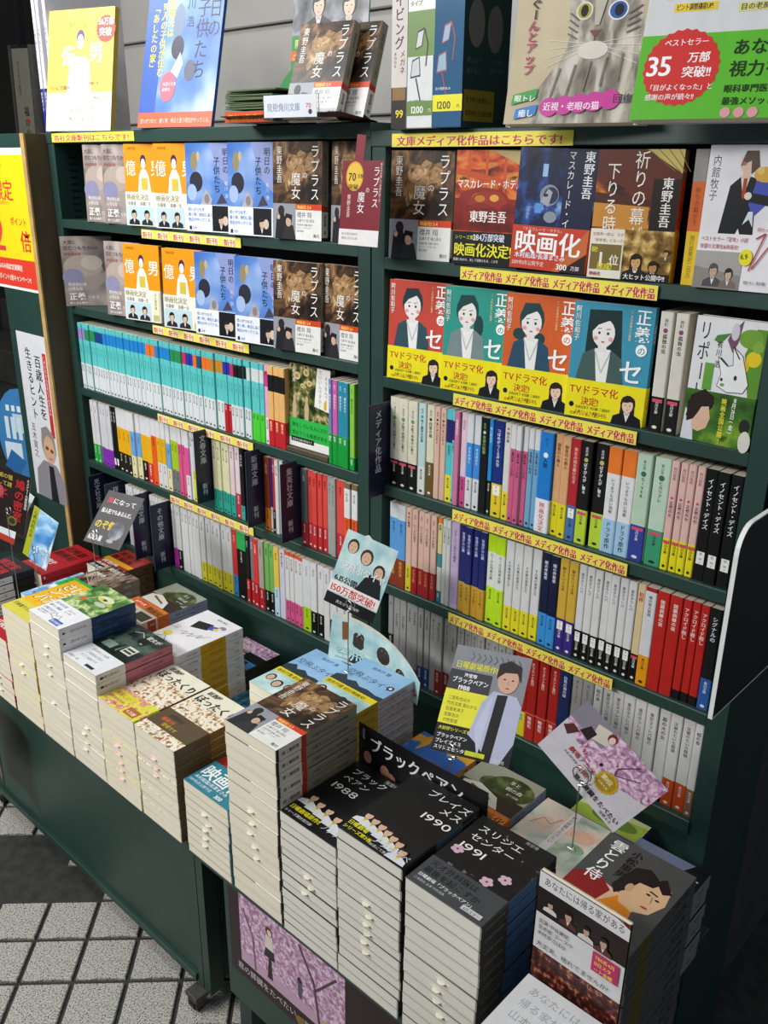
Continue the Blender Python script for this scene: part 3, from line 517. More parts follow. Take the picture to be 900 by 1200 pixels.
design('cherry', 'pale blossom-landscape paperback with white title strip', cherry_a, a, sp_title('君の膵臓', bg='#d8d4d6'))
a = Art().r(0, 0, 105, 148, '#9ba08e').e(70, 112, 36, 26, forest_a, 20).e(44, 106, 22, 16, forest_a).r(0, 60, 105, 32, '#2e241a').poly([(6, 62), (6, 88), (30, 96), (66, 84), (80, 62)], '#e4e1d8').poly([(20, 82), (60, 72), (60, 76), (20, 88)], '#7c5a3c').t(60, 122, 9, '羊と', '#e9e9e0').t(62, 108, 9, '鋼の森', '#e9e9e0').t(70, 98, 5, '宮下奈都', '#e0e0d8')
b_ = Art().r(0, 0, 105, 60, '#e6ddd4').r(0, 34, 105, 26, '#e07a2c').e(28, 48, 24, 9, '#d9442c').t(10, 44, 9, '本屋大賞', '#f6e4d0', True).t(56, 38, 17, '映画化', '#2c1a10', True).lines(6, 24, 6, ['祝!山﨑賢人主演', '2018年6月8日公開'], '#5a4a44', 1.4).r(60, 4, 40, 24, '#3f4430')
design('forest', 'forest and white house paperback with orange film band', '#9ba08e', a, lambda T: Art().r(0, 0, T, 148, '#8f9cc0').v(T/2, 130, min(6, T*.5), '羊と鋼の森 宮下奈都', '#33405e'), (60, '#d9c8bc', b_, lambda T: Art().r(0, 34, T, 26, '#d9702c').r(0, 12, T, 18, '#b8482c').v(T/2, 28, min(5, T*.4), '大賞', '#f0e0d0')))
a = Art().r(0, 0, 105, 148, '#eae8ec').poly([(24, 110), (60, 118), (66, 96), (30, 84)], '#15151a').poly([(58, 112), (74, 118), (78, 104), (62, 98)], '#4a58b0').e(82, 120, 8, 6, '#8c8a92').e(76, 108, 6, 4, '#e6d24a').e(80, 114, 4, 4, '#f0d9c8').line([(30, 62), (44, 70), (40, 56), (58, 72), (56, 58), (76, 78), (74, 64), (92, 86)], 1, '#3a3a44').t(46, 134, 6, '田舎の紳士', '#30303a').e(20, 42, 9, 9, '#ecd832').line([(15, 40), (20, 37), (25, 40)], 1, '#33331c').lines(6, 70, 5, ['うたか', '五周年'], '#8a8a94').line([(12, 24), (26, 34), (38, 22)], 1, '#444450')
design('whiteyellow', 'white paperback with black-dressed figure and yellow-banded spine', '#eae8ec', a, lambda T: Art().r(.3, 52, T-.6, 56, '#d9aa18').v(T/2, 138, min(5, T*.4), '幻冬', '#333').v(T/2, 100, min(5, T*.4), '待望の文庫化', '#8a6a10').v(T/2, 44, min(5, T*.4), '東京の空', '#555') if False else Art().r(.3, 52, T-.6, 56, '#d9aa18').v(T/2, 138, min(5, T*.4), '幻冬', '#333333').v(T/2, 100, min(5, T*.4), '待望の文庫化', '#8a6a10').v(T/2, 44, min(5, T*.4), '東京の空', '#555555'))
LSKY = art('print_light_sky', [(.35, '#78a8dc'), (.6, '#9cc6e8'), (.75, '#c4e0f0')], 8)
def sora():
    a = Art().r(0, 0, 105, 148, LSKY)
    a.t(30, 130, 9, '池井戸 潤', '#233a78', True).t(5, 98, 16, '空飛ぶタイヤ', '#1c2c50', sx=.98).e(94, 106, 6, 6, '#101018').e(94, 106, 3, 3, '#f0f4f8')
    a.poly([(0, 60), (0, 82), (16, 90), (26, 80), (40, 86), (54, 78), (70, 80), (90, 76), (105, 78), (105, 60)], '#2b3c46')
    return a
b_ = Art().r(0, 0, 105, 66, tealill).r(0, 52, 105, 14, '#e6d42c').t(3, 55, 8.6, '池井戸潤 初の映画化!', '#20241c', True, sx=1.02)
for x, y, r in ((15, 34, 9), (38, 26, 10), (62, 30, 9), (86, 24, 10)): b_.e(x, y, r, r*1.1, '#26221f', 12).e(x, y-1, r*.72, r*.85, '#dcb698', 12).e(x-2.5, y, .9, .7, '#222222', 5).e(x+2.5, y, .9, .7, '#222222', 5).e(x, y-5, 1.6, .5, '#8a4a3a', 5)
b_.r(60, 0, 45, 12, '#c83a3a').t(62, 2.5, 7, '大公開中', '#ffffff', True)
design('sora', 'light blue sky paperback with portrait and yellow band', LSKY, sora(), lambda T: Art().r(0, 0, T, 148, '#c4c2c8').v(T/2, 132, min(6, T*.45), '池井戸潤 空飛ぶタイヤ', '#33384a'), (66, '#c9b42a', b_, lambda T: Art().r(0, 0, T, 66, '#b59a1c').v(T/2, 58, min(6, T*.45), '初の映画化公開', '#5a4a10')))
a = Art().r(0, 0, 105, 148, yelblue).poly([(20, 96), (30, 130), (60, 134), (76, 112), (60, 90)], '#2c66b8').poly([(50, 70), (56, 96), (86, 96), (84, 70)], '#8c3c24').t(24, 78, 10, '池井戸潤', '#f4f4f4', True).t(50, 64, 9, '果つる底なき', '#f4f4f4', True)
b_ = Art().r(0, 0, 105, 60, tealill).r(0, 0, 105, 10, '#3f8890')
for x, y, r in ((16, 34, 9), (42, 30, 9), (68, 34, 9), (92, 28, 9)): b_.e(x, y, r, r*1.1, '#1f1b1a', 12).e(x, y-1, r*.72, r*.85, '#dcb698', 12).e(x-2.5, y, .9, .7, '#222222', 5).e(x+2.5, y, .9, .7, '#222222', 5)
design('ikei', 'blue and yellow painted paperback with pale portrait band', yelblue, a, sp_title('銀行', bg='#b88a50'), (60, tealill, b_, None))
def red(t1, t2, c2='#f2efe8', bg='#b0202a', tc='#16100e'):
    return Art().r(0, 0, 105, 148, bg).t(5, 112, 26, t1, tc, True).t(5, 84, 26, t1[::-1], tc, True).t(8, 46, 20, t2, c2, True).t(8, 22, 18, t2[::-1], c2, True)
design('redblack', 'red and black horror paperback', '#1c1212', red('鳩密室', '事件簿', '#d8d4d0', '#2a1618', '#c22a2c'), lambda T: Art().r(0, 0, T, 148, '#17171a').r(1.2, 6, T-2.4, 92, '#dcdad6').e(T/2, 20, T*.3, 6, '#c4604c', 10).v(T/2, 80, min(6, T*.45), '角川文庫', '#555555'))
design('redtitle', 'bright red paperback with white lettering', '#c22a34', red('相棒劇', '警視庁'), sp_title('警視庁', '#f0f0f0'))
a = red('黒猫館', '夜想曲', '#f4efe4', '#a8322a'); a.r(0, 60, 105, 20, '#d8a422').r(0, 0, 105, 24, '#14120f').t(6, 4, 15, '遺体鑑定', '#f0f0f0', True)
design('redyellow', 'thick red, black and yellow paperback', '#8c5a34', a, sp_title('遺体', bg='#6f5636'))
a = Art().r(0, 0, 105, 148, feather)
for i in range(9): t_ = .3+i*.3; a.line([(52, 62), (52+60*cos(t_), 62+60*sin(t_))], 1.6, '#c0a894')
a.t(16, 128, 13, '検死医学', '#e8e0d0', True).t(10, 98, 12, '最終章', '#f0ebe0', True)
b_ = Art().r(0, 0, 105, 58, '#22b04a').r(0, 0, 105, 14, '#eeeeea').lines(6, 44, 9, ['全てが覆る', '医療ミス', 'テリー!'], '#0c4a1e', 1.3, True).t(70, 2, 9, '話題', '#333333', True)
design('feather', 'brown feathered paperback with vivid green belly band', feather, a, sp_title('最終章', '#cfcfcf', bg='#9c958e'), (58, '#22b04a', b_, None))
design('skybook', 'cloudy sky-blue paperback', skyc, Art().r(0, 0, 105, 148, skyc).t(10, 16, 12, '海の見える', '#2a4a3a', True).line([(0, 40), (105, 34)], 1, '#3f6a6a'), sp_title('海', bg='#cfe0ea'))
design('city', 'teal night-city paperback', citya, Art().r(0, 0, 105, 148, citya).t(30, 110, 12, '摩天楼', '#bfe4ea', True), sp_title('摩天楼', bg='#2a5f70'))
a = Art().r(0, 0, 105, 148, '#171218').r(0, 100, 105, 48, blossom).lines(10, 108, 15, ['殺意の', '迷宮の', '夜想曲'], '#e4d8c4', 1.1, True).r(0, 30, 105, 34, '#3f8fd0').r(26, 34, 60, 26, '#141418').lines(29, 49, 7, ['最後の一行に', '驚愕の真実が'], '#d8d8dc', 1.4, True).r(0, 0, 105, 30, '#4a4630')
design('blueobi', 'dark lettered paperback crossed by sky-blue band', '#171218', a, sp_title('夜想曲', bg='#44402c'))
a = Art().r(0, 0, 105, 148, '#a8c24a').e(60, 100, 36, 26, '#6f8a3a').poly([(0, 148), (0, 110), (105, 132), (105, 148)], '#d6dba0').r(0, 0, 105, 60, '#5a2f8c').lines(8, 40, 12, ['恋のゆくえ', '本屋大賞'], '#e4d8f0', 1.4, True)
design('purple', 'lime green paperback with purple belly band', '#a8c24a', a, sp_title('恋', bg='#5a2f8c'))
a = Art().r(0, 0, 105, 148, '#d9d9da').lines(12, 128, 12, ['あなたには', '帰る家がある', '山本文緒'], '#9aa2aa', 1.5).e(64, 62, 34, 40, '#b99a4a', 20).e(48, 60, 15, 24, '#d8cdbf').e(42, 62, 2.4, 1.4, '#2a2420').line([(38, 66), (46, 67)], 1, '#4a3a2a').e(40, 48, 3.4, 1.4, '#b0605c').poly([(30, 84), (44, 88), (58, 70), (60, 30), (84, 26), (90, 90), (60, 104)], '#b08a3a').r(0, 0, 105, 24, floral)
design('lady', 'pale grey paperback with golden-haired woman in profile', '#d9d9da', a, sp_title('帰る家', bg='#8d8d8d'))
a = Art().r(0, 0, 105, 148, floral)
b_ = Art(105, 148).r(0, 0, 105, 92, '#dcdadc').r(0, 46, 105, 32, '#1c1012').poly([(0, 78), (105, 78), (105, 92), (90, 97), (0, 97)], '#e6e4e6').t(6, 84, 11, 'あなたには帰る家がある', '#2a2426', sx=.78)
for x, y, k, h in ((16, 52, 9, 0), (38, 50, 11, 1), (60, 48, 10, 0), (80, 46, 11, 1)): b_.bust(x, y, k, '#1a1010', '#5a2a26' if h else '#ddd6d0', '#caa48c', bool(h), face=True)
b_.lines(4, 36, 6, ['主演 中谷美紀', '玉木宏 ユースケ', '木村多江ほか'], '#33302f', 1.3).r(70, 20, 30, 24, '#c22a6a').lines(73, 36, 5.4, ['TBS系4月', '13日スタ', 'ート金曜'], '#f2d84a', 1.35, True).t(4, 6, 7.4, '大丈夫、枯れてませんか?', '#2c2a2a', sx=1.05)
b_.V = [(x, y+50, z+.1) for x, y, z in b_.V]; b_.Fc = [tuple(q+len(a.V) for q in f) for f in b_.Fc]; a.V += b_.V; a.Fc += b_.Fc; a.Mt += b_.Mt
design('kobi', 'dark flowery paperback with tall white photo band', floral, a, sp_title('帰る家', bg='#2a1a1a'))

# ------------------------------------------------------------------ spines on the shelves
SPN = {}
def spine(key, desc, segs, band=None, title=None, tc='#2a2a2a', author=None, H=148, btxt=None, btc='#f0f0f0', dot=None, size=5.2, ty=None, box=None, page=None):
    """segs: (height of the lower end in mm, colour) from the top down"""
    def f(T):
        a = Art(T, H); top = H
        for lo, c in segs: a.r(0, lo, T, top-lo, c); top = lo
        s = min(size*1.2, T*.74); y = ty or H-12
        if author: a.v(T/2, H-8, s*.8, author, tc); y = ty or H-8-s*.8*len(author)-8
        if dot: a.e(T/2, y+3, T*.18, T*.18, dot, 8); y -= 1
        if title: a.v(T/2, y, s, title, tc, True)
        if len(segs) > 1 and not band:
            fh = segs[-2][0]
            if fh > 18:
                cc = segs[-1][1].lstrip('#'); lum = sum(int(cc[i:i+2], 16) for i in (0, 2, 4))
                fc = '#e8e8e4' if lum < 330 else '#2a2a2a'
                a.v(T/2, fh-(4 if not box else box[1]), min(4.4, T*.42), '角川文庫' if fh > 34 else '文庫', fc, True)
                if fh > 30: a.e(T/2, 5.5, T*.2, 2.2, fc, 8)
                if segs[-1][1] in ('#121212', '#ece01c', '#34429c', '#3c9c74', '#bcd83a', '#131313'): a.r(T*.12, fh-7, T*.76, 4.2, '#d8506a')
        if box: a.r(T*.18, box[0], T*.64, box[1], '#f4f4f0'); a.v(T/2, box[0]+box[1]-1, s*.6, '早 981', '#222222')
        return a
    def g(T):
        a = Art(T, H); s = min(size*1.2, T*.74)
        if btxt: a.v(T/2, band[0]-3, s, btxt, btc, True)
        return a
    design(key, desc, segs[0][1], None, f, (band[0], band[1], None, g) if band else None, H=H)
for k, c, dn in (('L', '#9d86c8', 'lavender'), ('G', '#2c8c50', 'green'), ('N', '#1c3f86', 'navy'), ('B', '#2484d0', 'blue'), ('O', '#e8742a', 'orange'), ('C', '#c8325a', 'crimson'), ('I', '#2a34a8', 'indigo'), ('Tl', '#1f5078', 'dark teal'), ('Y', '#c4862a', 'ochre'), ('K', '#1a1a1c', 'black'), ('W', '#d4dcdc', 'pale grey')):
    spine('cy'+k, 'slim turquoise paperback with %s label patch' % dn, [(136, '#5cc4c4'), (112, c), (58, '#5fc8c6'), (0, '#dde3e4')], None, '時の彼方', '#3a9c9c', author='早川', size=4, ty=100)
    spine('cyr'+k, 'turquoise paperback, %s label and red belly band' % dn, [(136, '#5cc4c4'), (112, c), (0, '#5fc8c6')], (56, '#b8262e'), '時の彼方', '#3a9c9c', size=4, ty=100, btxt='映画', btc='#e8c8c0')
    spine('cyg'+k, 'turquoise paperback, %s label and lime green band' % dn, [(136, '#5cc4c4'), (112, c), (0, '#5fc8c6')], (54, '#4fd03a'), '時の彼方', '#3a9c9c', size=4, ty=100, btxt='話題', btc='#1c5a1c')
spine('pinkw', 'pink and white spined paperback', [(136, '#e4a4cc'), (108, '#d8388c'), (50, '#e6aacc'), (0, '#e6e6ea')], None, '恋')
spine('peachr', 'peach spined paperback with black label and red band', [(132, '#e8b670'), (102, '#181818'), (0, '#e8b670')], (50, '#c4262c'), None, btxt='集英社', btc='#f4d8a0')
for k, c, dn in (('a', '#6f86c0', 'slate blue'), ('b', '#d060a8', 'pink'), ('c', '#2c8ca8', 'teal'), ('d', '#8ccc4a', 'lime')):
    spine('gb'+k, dn+' paperback with green belly band', [(0, c)], (54 if k != 'd' else 22, '#159c3c'), '旅のおわり', '#f0f0f0' if k != 'd' else '#2a4a1a', author='有川', size=4.4, btxt='幻冬', btc='#f2f2f2')
def s2(key, desc, *segs, **k): spine(key, desc, list(segs), **k)
s2('wg', 'white paperback, green foot', (44, '#d8d8da'), (0, '#2fa84a'), title='白い夏', tc='#777777', size=4)
s2('wp', 'white paperback with purple foot', (42, '#d0d0d4'), (0, '#8a34b8'), title='白い夏', tc='#777777', size=4)
s2('kw', 'black paperback, white emblem box', (0, '#191919'), title='黒い雨の夜', tc='#e0e0e0', box=(10, 16), size=4)
s2('wyk', 'white-topped yellow paperback with black band', (104, '#dcdcde'), (46, '#eab016'), (0, '#26221a'), title='黄金の刻', tc='#806010', size=4, ty=96)
s2('wbc', 'white-topped light blue paperback, cream foot', (106, '#dcdcde'), (50, '#6ea8e0'), (0, '#e6e0ac'), title='青春記', tc='#2a5a8a', size=4, ty=96)
s2('wyn', 'white-topped yellow paperback, brown-black foot', (106, '#dcdcde'), (46, '#eab016'), (0, '#2c1414'), title='黒い', tc='#f0f0f0', ty=40)
s2('wyr', 'white-topped yellow paperback, red foot', (106, '#dcdcde'), (46, '#e8b424'), (0, '#d83a2e'), title='だいすき', tc='#ffffff', ty=42)
s2('wor', 'white-topped orange-red paperback', (112, '#dcdcde'), (0, '#ec5c22'), title='炎の街', tc='#8c2c10', ty=104, size=4)
s2('wyw', 'white-topped yellow paperback, white foot', (112, '#dcdcde'), (56, '#e4b020'), (0, '#dcdcda'), title='金の', tc='#806010', ty=104, size=4)
s2('wlg', 'white-topped lime paperback, grey foot', (116, '#dcdcde'), (52, '#a4c824'), (0, '#76787c'), title='緑の庭', tc='#446010', ty=108, size=4)
s2('wpk', 'white-topped rose pink paperback', (114, '#dcdcde'), (0, '#dc5a8c'), title='恋文', tc='#8c2c50', ty=106, size=4)
s2('wpw', 'white-topped magenta paperback, white foot', (112, '#dcdcde'), (52, '#e0569c'), (0, '#e2e2e4'))
s2('ww', 'plain white spined paperback', (0, '#dadadc'), title='静かな朝', tc='#666666', size=4)
s2('wny', 'white and navy paperback, yellow foot', (70, '#c9ccd8'), (0, '#d8d83a'), title='海', tc='#1c2a6a')
s2('ct', 'cream paperback with teal foot', (46, '#dedcb4'), (0, '#2ca494'), title='嘘つきの庭', tc='#4a4a30', size=4.4)
s2('pt', 'pale pink paperback, teal foot', (46, '#e2ccd4'), (0, '#2ca494'), title='春の詩', tc='#5a3a44', size=4)
s2('pr', 'pale pink paperback, red foot', (52, '#e4d2d4'), (0, '#c83040'), title='春の詩', tc='#5a3a44', size=4)
s2('kt', 'black paperback, teal foot', (30, '#1b1b1e'), (0, '#3aa8a0'), title='ルパンの', tc='#e0e0e0')
s2('ob', 'brown and orange paperback', (46, '#8a3a1c'), (0, '#d8761e'), title='太陽の塔', tc='#e8c8a0', size=4.4)
s2('iw', 'thin indigo paperback, white foot', (50, '#3a2c86'), (0, '#e0e0e0'))
s2('rk', 'red paperback, black foot', (46, '#c4383c'), (0, '#151515'), title='赤い糸', tc='#f0d8d0', size=4)
s2('gr', 'wide dark grey paperback with red foot', (46, '#5f6466'), (0, '#a82430'), title='灰色', tc='#e0e0e0', size=4.6)
s2('rw', 'coral red paperback with white-lettered red band', (48, '#e04c44'), (0, '#c42a34'), title='情熱の', tc='#5a1c18', size=4.4, btxt=None)
s2('wo', 'white-topped orange paperback with brown cap', (138, '#7c6a48'), (84, '#e4e4e4'), (0, '#e45a28'), title='村山由', tc='#333333', ty=130, size=4.4)
s2('wm', 'short white paperback, magenta foot', (46, '#cfd0d2'), (0, '#c02ca8'), title='白夜', tc='#8a8a8a', size=4)
s2('wk', 'short white paperback, black foot', (46, '#cfd0d2'), (0, '#1e1a1e'), title='白夜', tc='#8a8a8a', size=4)
s2('wye', 'white paperback with yellow foot', (44, '#d2d2d4'), (0, '#d4cc2c'), title='星の記憶', tc='#555555', size=4)
s2('rb', 'red paperback, blue foot', (48, '#d03a36'), (0, '#3c8cd0'), title='赤い糸', tc='#f0d8d0', size=4)
s2('gk', 'wide black paperback with green head', (110, '#2fae5a'), (0, '#161616'), title='ロボ', tc='#e8e8e8', ty=92, size=4.4)
s2('kr', 'black paperback, red foot label', (52, '#1c1c1e'), (0, '#c42a30'), title='闇夜行', tc='#bbbbbb', size=4)
s2('yr', 'grey paperback, red foot', (52, '#777a80'), (0, '#c42a30'), title='霧の町', tc='#dddddd', size=4)
s2('rr', 'red paperback, darker red foot', (52, '#d83c3c'), (0, '#b4202c'), title='紅の豚足', tc='#f0e0d8', size=4)
s2('br', 'beige-grey paperback, red foot', (46, '#aaa698'), (0, '#b8222a'), title='土の匂い', tc='#444444', size=4.4)
s2('grk', 'green paperback, black foot', (46, '#74b45c'), (0, '#141414'), title='緑の門', tc='#20401a', size=4.2)
s2('yb', 'yellow paperback, pale blue foot', (62, '#ecc54e'), (0, '#bcdcf0'), title='夏の扉', tc='#6a5010', size=4.2)
s2('lav', 'pale lavender paperback with red head dot', (0, '#d2d0e0'), title='夢の続き', tc='#5a5a70', dot='#d8482c')
s2('wps', 'white paperback, orange-red head and pink foot', (140, '#e0582e'), (46, '#dcdcde'), (0, '#d85a8c'), title='ゆらぎの朝', tc='#555555', size=4.2)
s2('wl', 'white paperback with lime foot', (50, '#d8dade'), (0, '#a6d01e'), title='さよなら', tc='#444444', size=4.4)
s2('wbk', 'white paperback, black foot', (48, '#dcdcde'), (0, '#141414'), title='女王の', tc='#444444', size=4.4)
# right bookcase
s2('ck', 'cream paperback with black publisher foot', (46, '#dcd8c4'), (0, '#121212'), title='大阪で仲間の心斬り', tc='#2a2a22', author='一 恩田陸', size=4.6, ty=112, dot='#5a9a50')
s2('aw', 'pale aqua paperback, white foot', (46, '#bcd6d4'), (0, '#dcdedc'), title='時と願望の記録', tc='#26484c', author='恩田', size=4.4, dot='#3a9ac0')
s2('cb', 'cream paperback with brown foot', (56, '#dcd6bc'), (0, '#6a5626'), title='四畳の城', tc='#2a2a22', author='恩田', dot='#40382a')
s2('pe', 'slim peach paperback', (0, '#dcb6a4'), title='黒いあいだだよ', tc='#4a2c20', author='藤崎', size=4, dot='#3a2a24')
s2('cyy', 'cyan paperback with navy patch and yellow foot', (132, '#58c0c8'), (96, '#26286a'), (44, '#58c0c8'), (0, '#e6dc34'), title='嘘発見', tc='#145a68', ty=92, size=4.4)
s2('cyl', 'slim light cyan paperback', (132, '#7ccace'), (102, '#2c2c70'), (0, '#86c4cc'), title='朝食会', tc='#205a60', ty=92, size=4)
s2('pkd', 'pink patterned paperback', (0, '#cc7a9c'), title='花模様の日', tc='#f0e0e8', size=4)
s2('wpp', 'pale pink paperback, deep pink foot', (48, '#e0c8d4'), (0, '#c8508c'), title='花の日', tc='#a85a80', size=4)
s2('wbw', 'white paperback with bright blue middle', (104, '#d6dae0'), (50, '#3c8cdc'), (0, '#d8dadc'), title='そらのひと', tc='#e6f0fa', ty=98, size=4.4)
s2('kg', 'black paperback with green lettering', (0, '#141618'), title='永遠の結婚', tc='#8cba6c', author='岸悠', size=4.8, dot='#d0d0d0')
s2('skk', 'sky-blue paperback, black foot', (54, '#2c8cd4'), (0, '#16221a'), title='青い星まで', tc='#bfe0f4', size=4)
s2('ny', 'wide navy paperback with yellow band', (52, '#16307c'), (0, '#e8cc2c'), title='つばめがつくる海の空', tc='#e6eaf4', size=4.8, box=(34, 15))
s2('wyo', 'white paperback with orange head dot and yellow foot', (44, '#d8d6d2'), (0, '#e8d83a'), title='雨の扉', tc='#333333', dot='#e0582c', size=4.6)
s2('pkw', 'rose pink paperback with white head', (112, '#dadada'), (0, '#cc6088'), title='悪いキスの季節', tc='#8a2c50', ty=106, size=4.2)
s2('blw', 'pale blue patterned paperback', (118, '#dadcde'), (0, '#74a8cc'), title='海と川の物語', tc='#20486a', ty=110, size=4)
s2('bigb', 'thick bright blue paperback with white film band', (50, '#1e7cd0'), (0, '#e8eaee'), title='人間', tc='#0c2c50', author='井上', ty=112, size=6, dot='#f0f0f0')
DES['bigb']['band'] = (50, '#e8eaee', None, lambda T: Art().v(T/2, 46, min(9, T*.6), '映画化決定', '#d0342c', True))
s2('py', 'peach-orange paperback with yellow foot', (50, '#dca878'), (0, '#e4d822'), title='御曹司の隣人', tc='#5c3414', author=None, size=4.8)
s2('rbl', 'red paperback with blue foot', (52, '#b42830'), (0, '#4a74b4'), title='男女の話の駆け引き', tc='#ecc8b8', size=4.8, box=(34, 14))
s2('kl', 'black paperback with lime foot', (50, '#131315'), (0, '#bcd83a'), title='ばすがんが、繋る', tc='#f4f4f4', author='金村伊', size=4.6, dot='#c8b070')
s2('owb', 'orange, white and light blue paperback', (112, '#ec7c2e'), (48, '#e4e4e6'), (0, '#9cc4e4'), title='いつまでも白い羽根', tc='#3a3a3a', ty=106, size=4.6)
DES['owb']['band'] = (48, '#a4cae8', None, lambda T: Art().v(T/2, 45, min(8, T*.6), 'ドラマ原作', '#1a1a20', True))
s2('mb', 'mint paperback with dark blue foot', (50, '#bcd4bc'), (0, '#34429c'), title='GIVER', tc='#2a3a2c', author='春日悠', size=4.8, dot='#3a6a5a')
s2('mg', 'mint paperback with green foot', (50, '#c0d8c4'), (0, '#3c9c74'), title='ヒカリアレ', tc='#2a3a2c', author='春日悠', size=4.8, dot='#3a6a5a')
s2('pky', 'pale pink paperback with red dot and yellow foot', (44, '#e2bab4'), (0, '#ece01c'), title='正義のセ', tc='#4a2a2a', author='阿川佐和', size=4.6, dot='#d83a6a', ty=96)
s2('inn', 'thick black paperback with white brush title', (0, '#101012'), title='イノセント・デイズ', tc='#f2f2f2', size=6.2, box=(22, 17))
s2('wbr', 'white and blue paperback with red-brown band', (122, '#d4d8dc'), (52, '#5c9cdc'), (0, '#7c3420'), title='風の塔へ', tc='#1c4a80', ty=116, size=4.6)
DES['wbr']['band'] = (52, '#86381e', None, lambda T: Art().v(T/2, 48, min(7, T*.55), '映画化決', '#e0a83c', True))
s2('pel', 'slim peach paperback with yellow foot', (46, '#dcb8a8'), (0, '#d4c82c'), title='赤い蝋燭', tc='#5a3a30', size=4.2, dot='#c83a2c')
s2('per', 'peach paperback with dark red band', (48, '#dcb6a8'), (0, '#9c1c26'), title='ロミオの証言', tc='#4a2c28', author='恩田', size=4.4, btxt=None)
DES['per']['band'] = (48, '#a01e28', None, lambda T: Art().v(T/2, 44, min(6, T*.5), 'ドラマ化', '#dca850', True))
s2('cte', 'cream and teal striped slim paperback', (138, '#e08030'), (86, '#d8cc90'), (62, '#3c8c94'), (20, '#dcdcd8'), (0, '#2c7c84'), title='島風', tc='#5a5020', size=4)
s2('wgs', 'slim whitish paperback with faint script', (0, '#ccd0c8'), title='ひとり旅の記', tc='#4a5a4c', size=4)
s2('lvd', 'lavender paperback with dark script', (8, '#bca8cc'), (0, '#d0c0d8'), title='スターリン島の大脱走', tc='#3c2c50', size=4.6)
s2('ngd', 'navy paperback with gold belly band', (52, '#1c2468'), (0, '#cc9c30'), title='警視庁の心臓', tc='#c8ccec', size=4.6)
DES['ngd']['band'] = (52, '#cc9c30', None, lambda T: Art().v(T/2, 48, min(6, T*.55), 'ドラマ化!', '#4a3408', True))
s2('lim', 'fluorescent lime paperback with white title panel', (120, '#b8e01c'), (62, '#dfe4dc'), (0, '#bce41e'), title='ローカル列車の旅', tc='#2a3a1a', ty=118, size=4.6)
s2('rwy', 'white paperback with red stamp and yellow foot', (42, '#dadada'), (0, '#e6dc28'), title='その後の家来たち', tc='#444444', ty=116, size=4.4)
s2('nsb', 'navy paperback with sky-blue foot', (52, '#131c3c'), (0, '#3c94dc'), title='闇の伴奏者', tc='#e0e4f0', size=5, author=None)
s2('mus', 'mustard paperback with purple foot', (54, '#d4ae40'), (0, '#3c2c84'), title='樹のちいさな声', tc='#5c4410', size=4.6, box=(36, 14))
s2('wbl', 'white paperback with black publisher foot', (46, '#dcdcdc'), (0, '#101010'), title='東京タラレバ', tc='#555555', size=4.4, box=(28, 15))
s2('crk', 'cream paperback with red title and black foot', (42, '#dcc89a'), (0, '#121212'), title='相棒', tc='#c03a3c', size=6)
s2('wor2', 'slim white paperback with red head and orange foot', (142, '#a8242c'), (46, '#dadade'), (0, '#e89c1c'), title='隣の旅人探偵', tc='#444444', size=4.2)
s2('red1', 'thick red paperback with small silver emblem', (0, '#bc2620'), title='閉鎖病棟の夜', tc='#f4e4dc', size=5.4, author=None)
s2('redk', 'thick red paperback with black publisher foot', (14, '#bc2620'), (0, '#121212'), title='アクロイド殺し', tc='#f4e4dc', size=5.4)
s2('kblu', 'black paperback with blue foot and white script', (46, '#15161c'), (0, '#2c5ca4'), title='シグナルの', tc='#dce0e8', size=6)
s2('grd', 'grey paperback, dark foot', (74, '#9a9a9a'), (0, '#2c2c2c'), title='月', tc='#444444')
s2('gry', 'silver-grey paperback with red stamp and yellow foot', (30, '#9c9c9c'), (0, '#c4c81c'), title='学校の階段', tc='#4c4c4c', ty=118, size=4.2)
s2('grp', 'silver-grey paperback with red circle head and purple foot', (26, '#9a9a9a'), (0, '#5c4a8c'), title='学校の階段', tc='#4c4c4c', size=4.2)
s2('grb', 'silver-grey paperback with red circle head and blue foot', (38, '#9a9a9a'), (0, '#28508c'), title='学校の階段', tc='#4c4c4c', size=4.2)
s2('gpl', 'plain silver-grey paperback', (0, '#a2a2a0'), title='遠い町からの便り', tc='#5a5a5a', size=4.2)
s2('grr', 'silver-grey paperback with dark red foot', (46, '#a0a09e'), (0, '#a02c2e'), title='遠い町からの便', tc='#5a5a5a', size=4.2)
s2('ry', 'red paperback with yellow belly band', (40, '#a8241e'), (0, '#e0d82c'), title='オリエント急行', tc='#f0dcd0', size=4.8)
DES['ry']['band'] = (44, '#e0d82c', None, lambda T: Art().v(T/2, 40, min(6, T*.5), '映画', '#3c8cc4', True))
s2('rr2', 'red paperback with white-lettered red belly band', (48, '#a8241e'), (0, '#b82c26'), title='オリエント急行', tc='#f0dcd0', size=4.8)
DES['rr2']['band'] = (46, '#b8302a', None, lambda T: Art().v(T/2, 42, min(7, T*.6), '映画化', '#f0ece8', True))
s2('nvd', 'navy paperback with white script', (0, '#1c2c5c'), title='白鳥の湖の謎', tc='#e0e4f0', size=5)
s2('wsc', 'thick white paperback with black script title', (0, '#d6d6d4'), title='東京タラレバ娘の', tc='#444444', size=5.4)
s2('wkf', 'white paperback with black script and black foot', (22, '#d4d4d2'), (0, '#121212'), title='墓の大の女', tc='#222222', size=6)
s2('wof', 'white paperback with orange-red foot', (44, '#d4d4d2'), (0, '#c84c1c'), title='文豪の七いろ探偵', tc='#333333', size=5)
s2('wbf', 'slim white paperback with brown patterned foot', (44, '#dadada'), (0, '#8a6a4a'), title='嘘の食', tc='#444444', size=5.4)
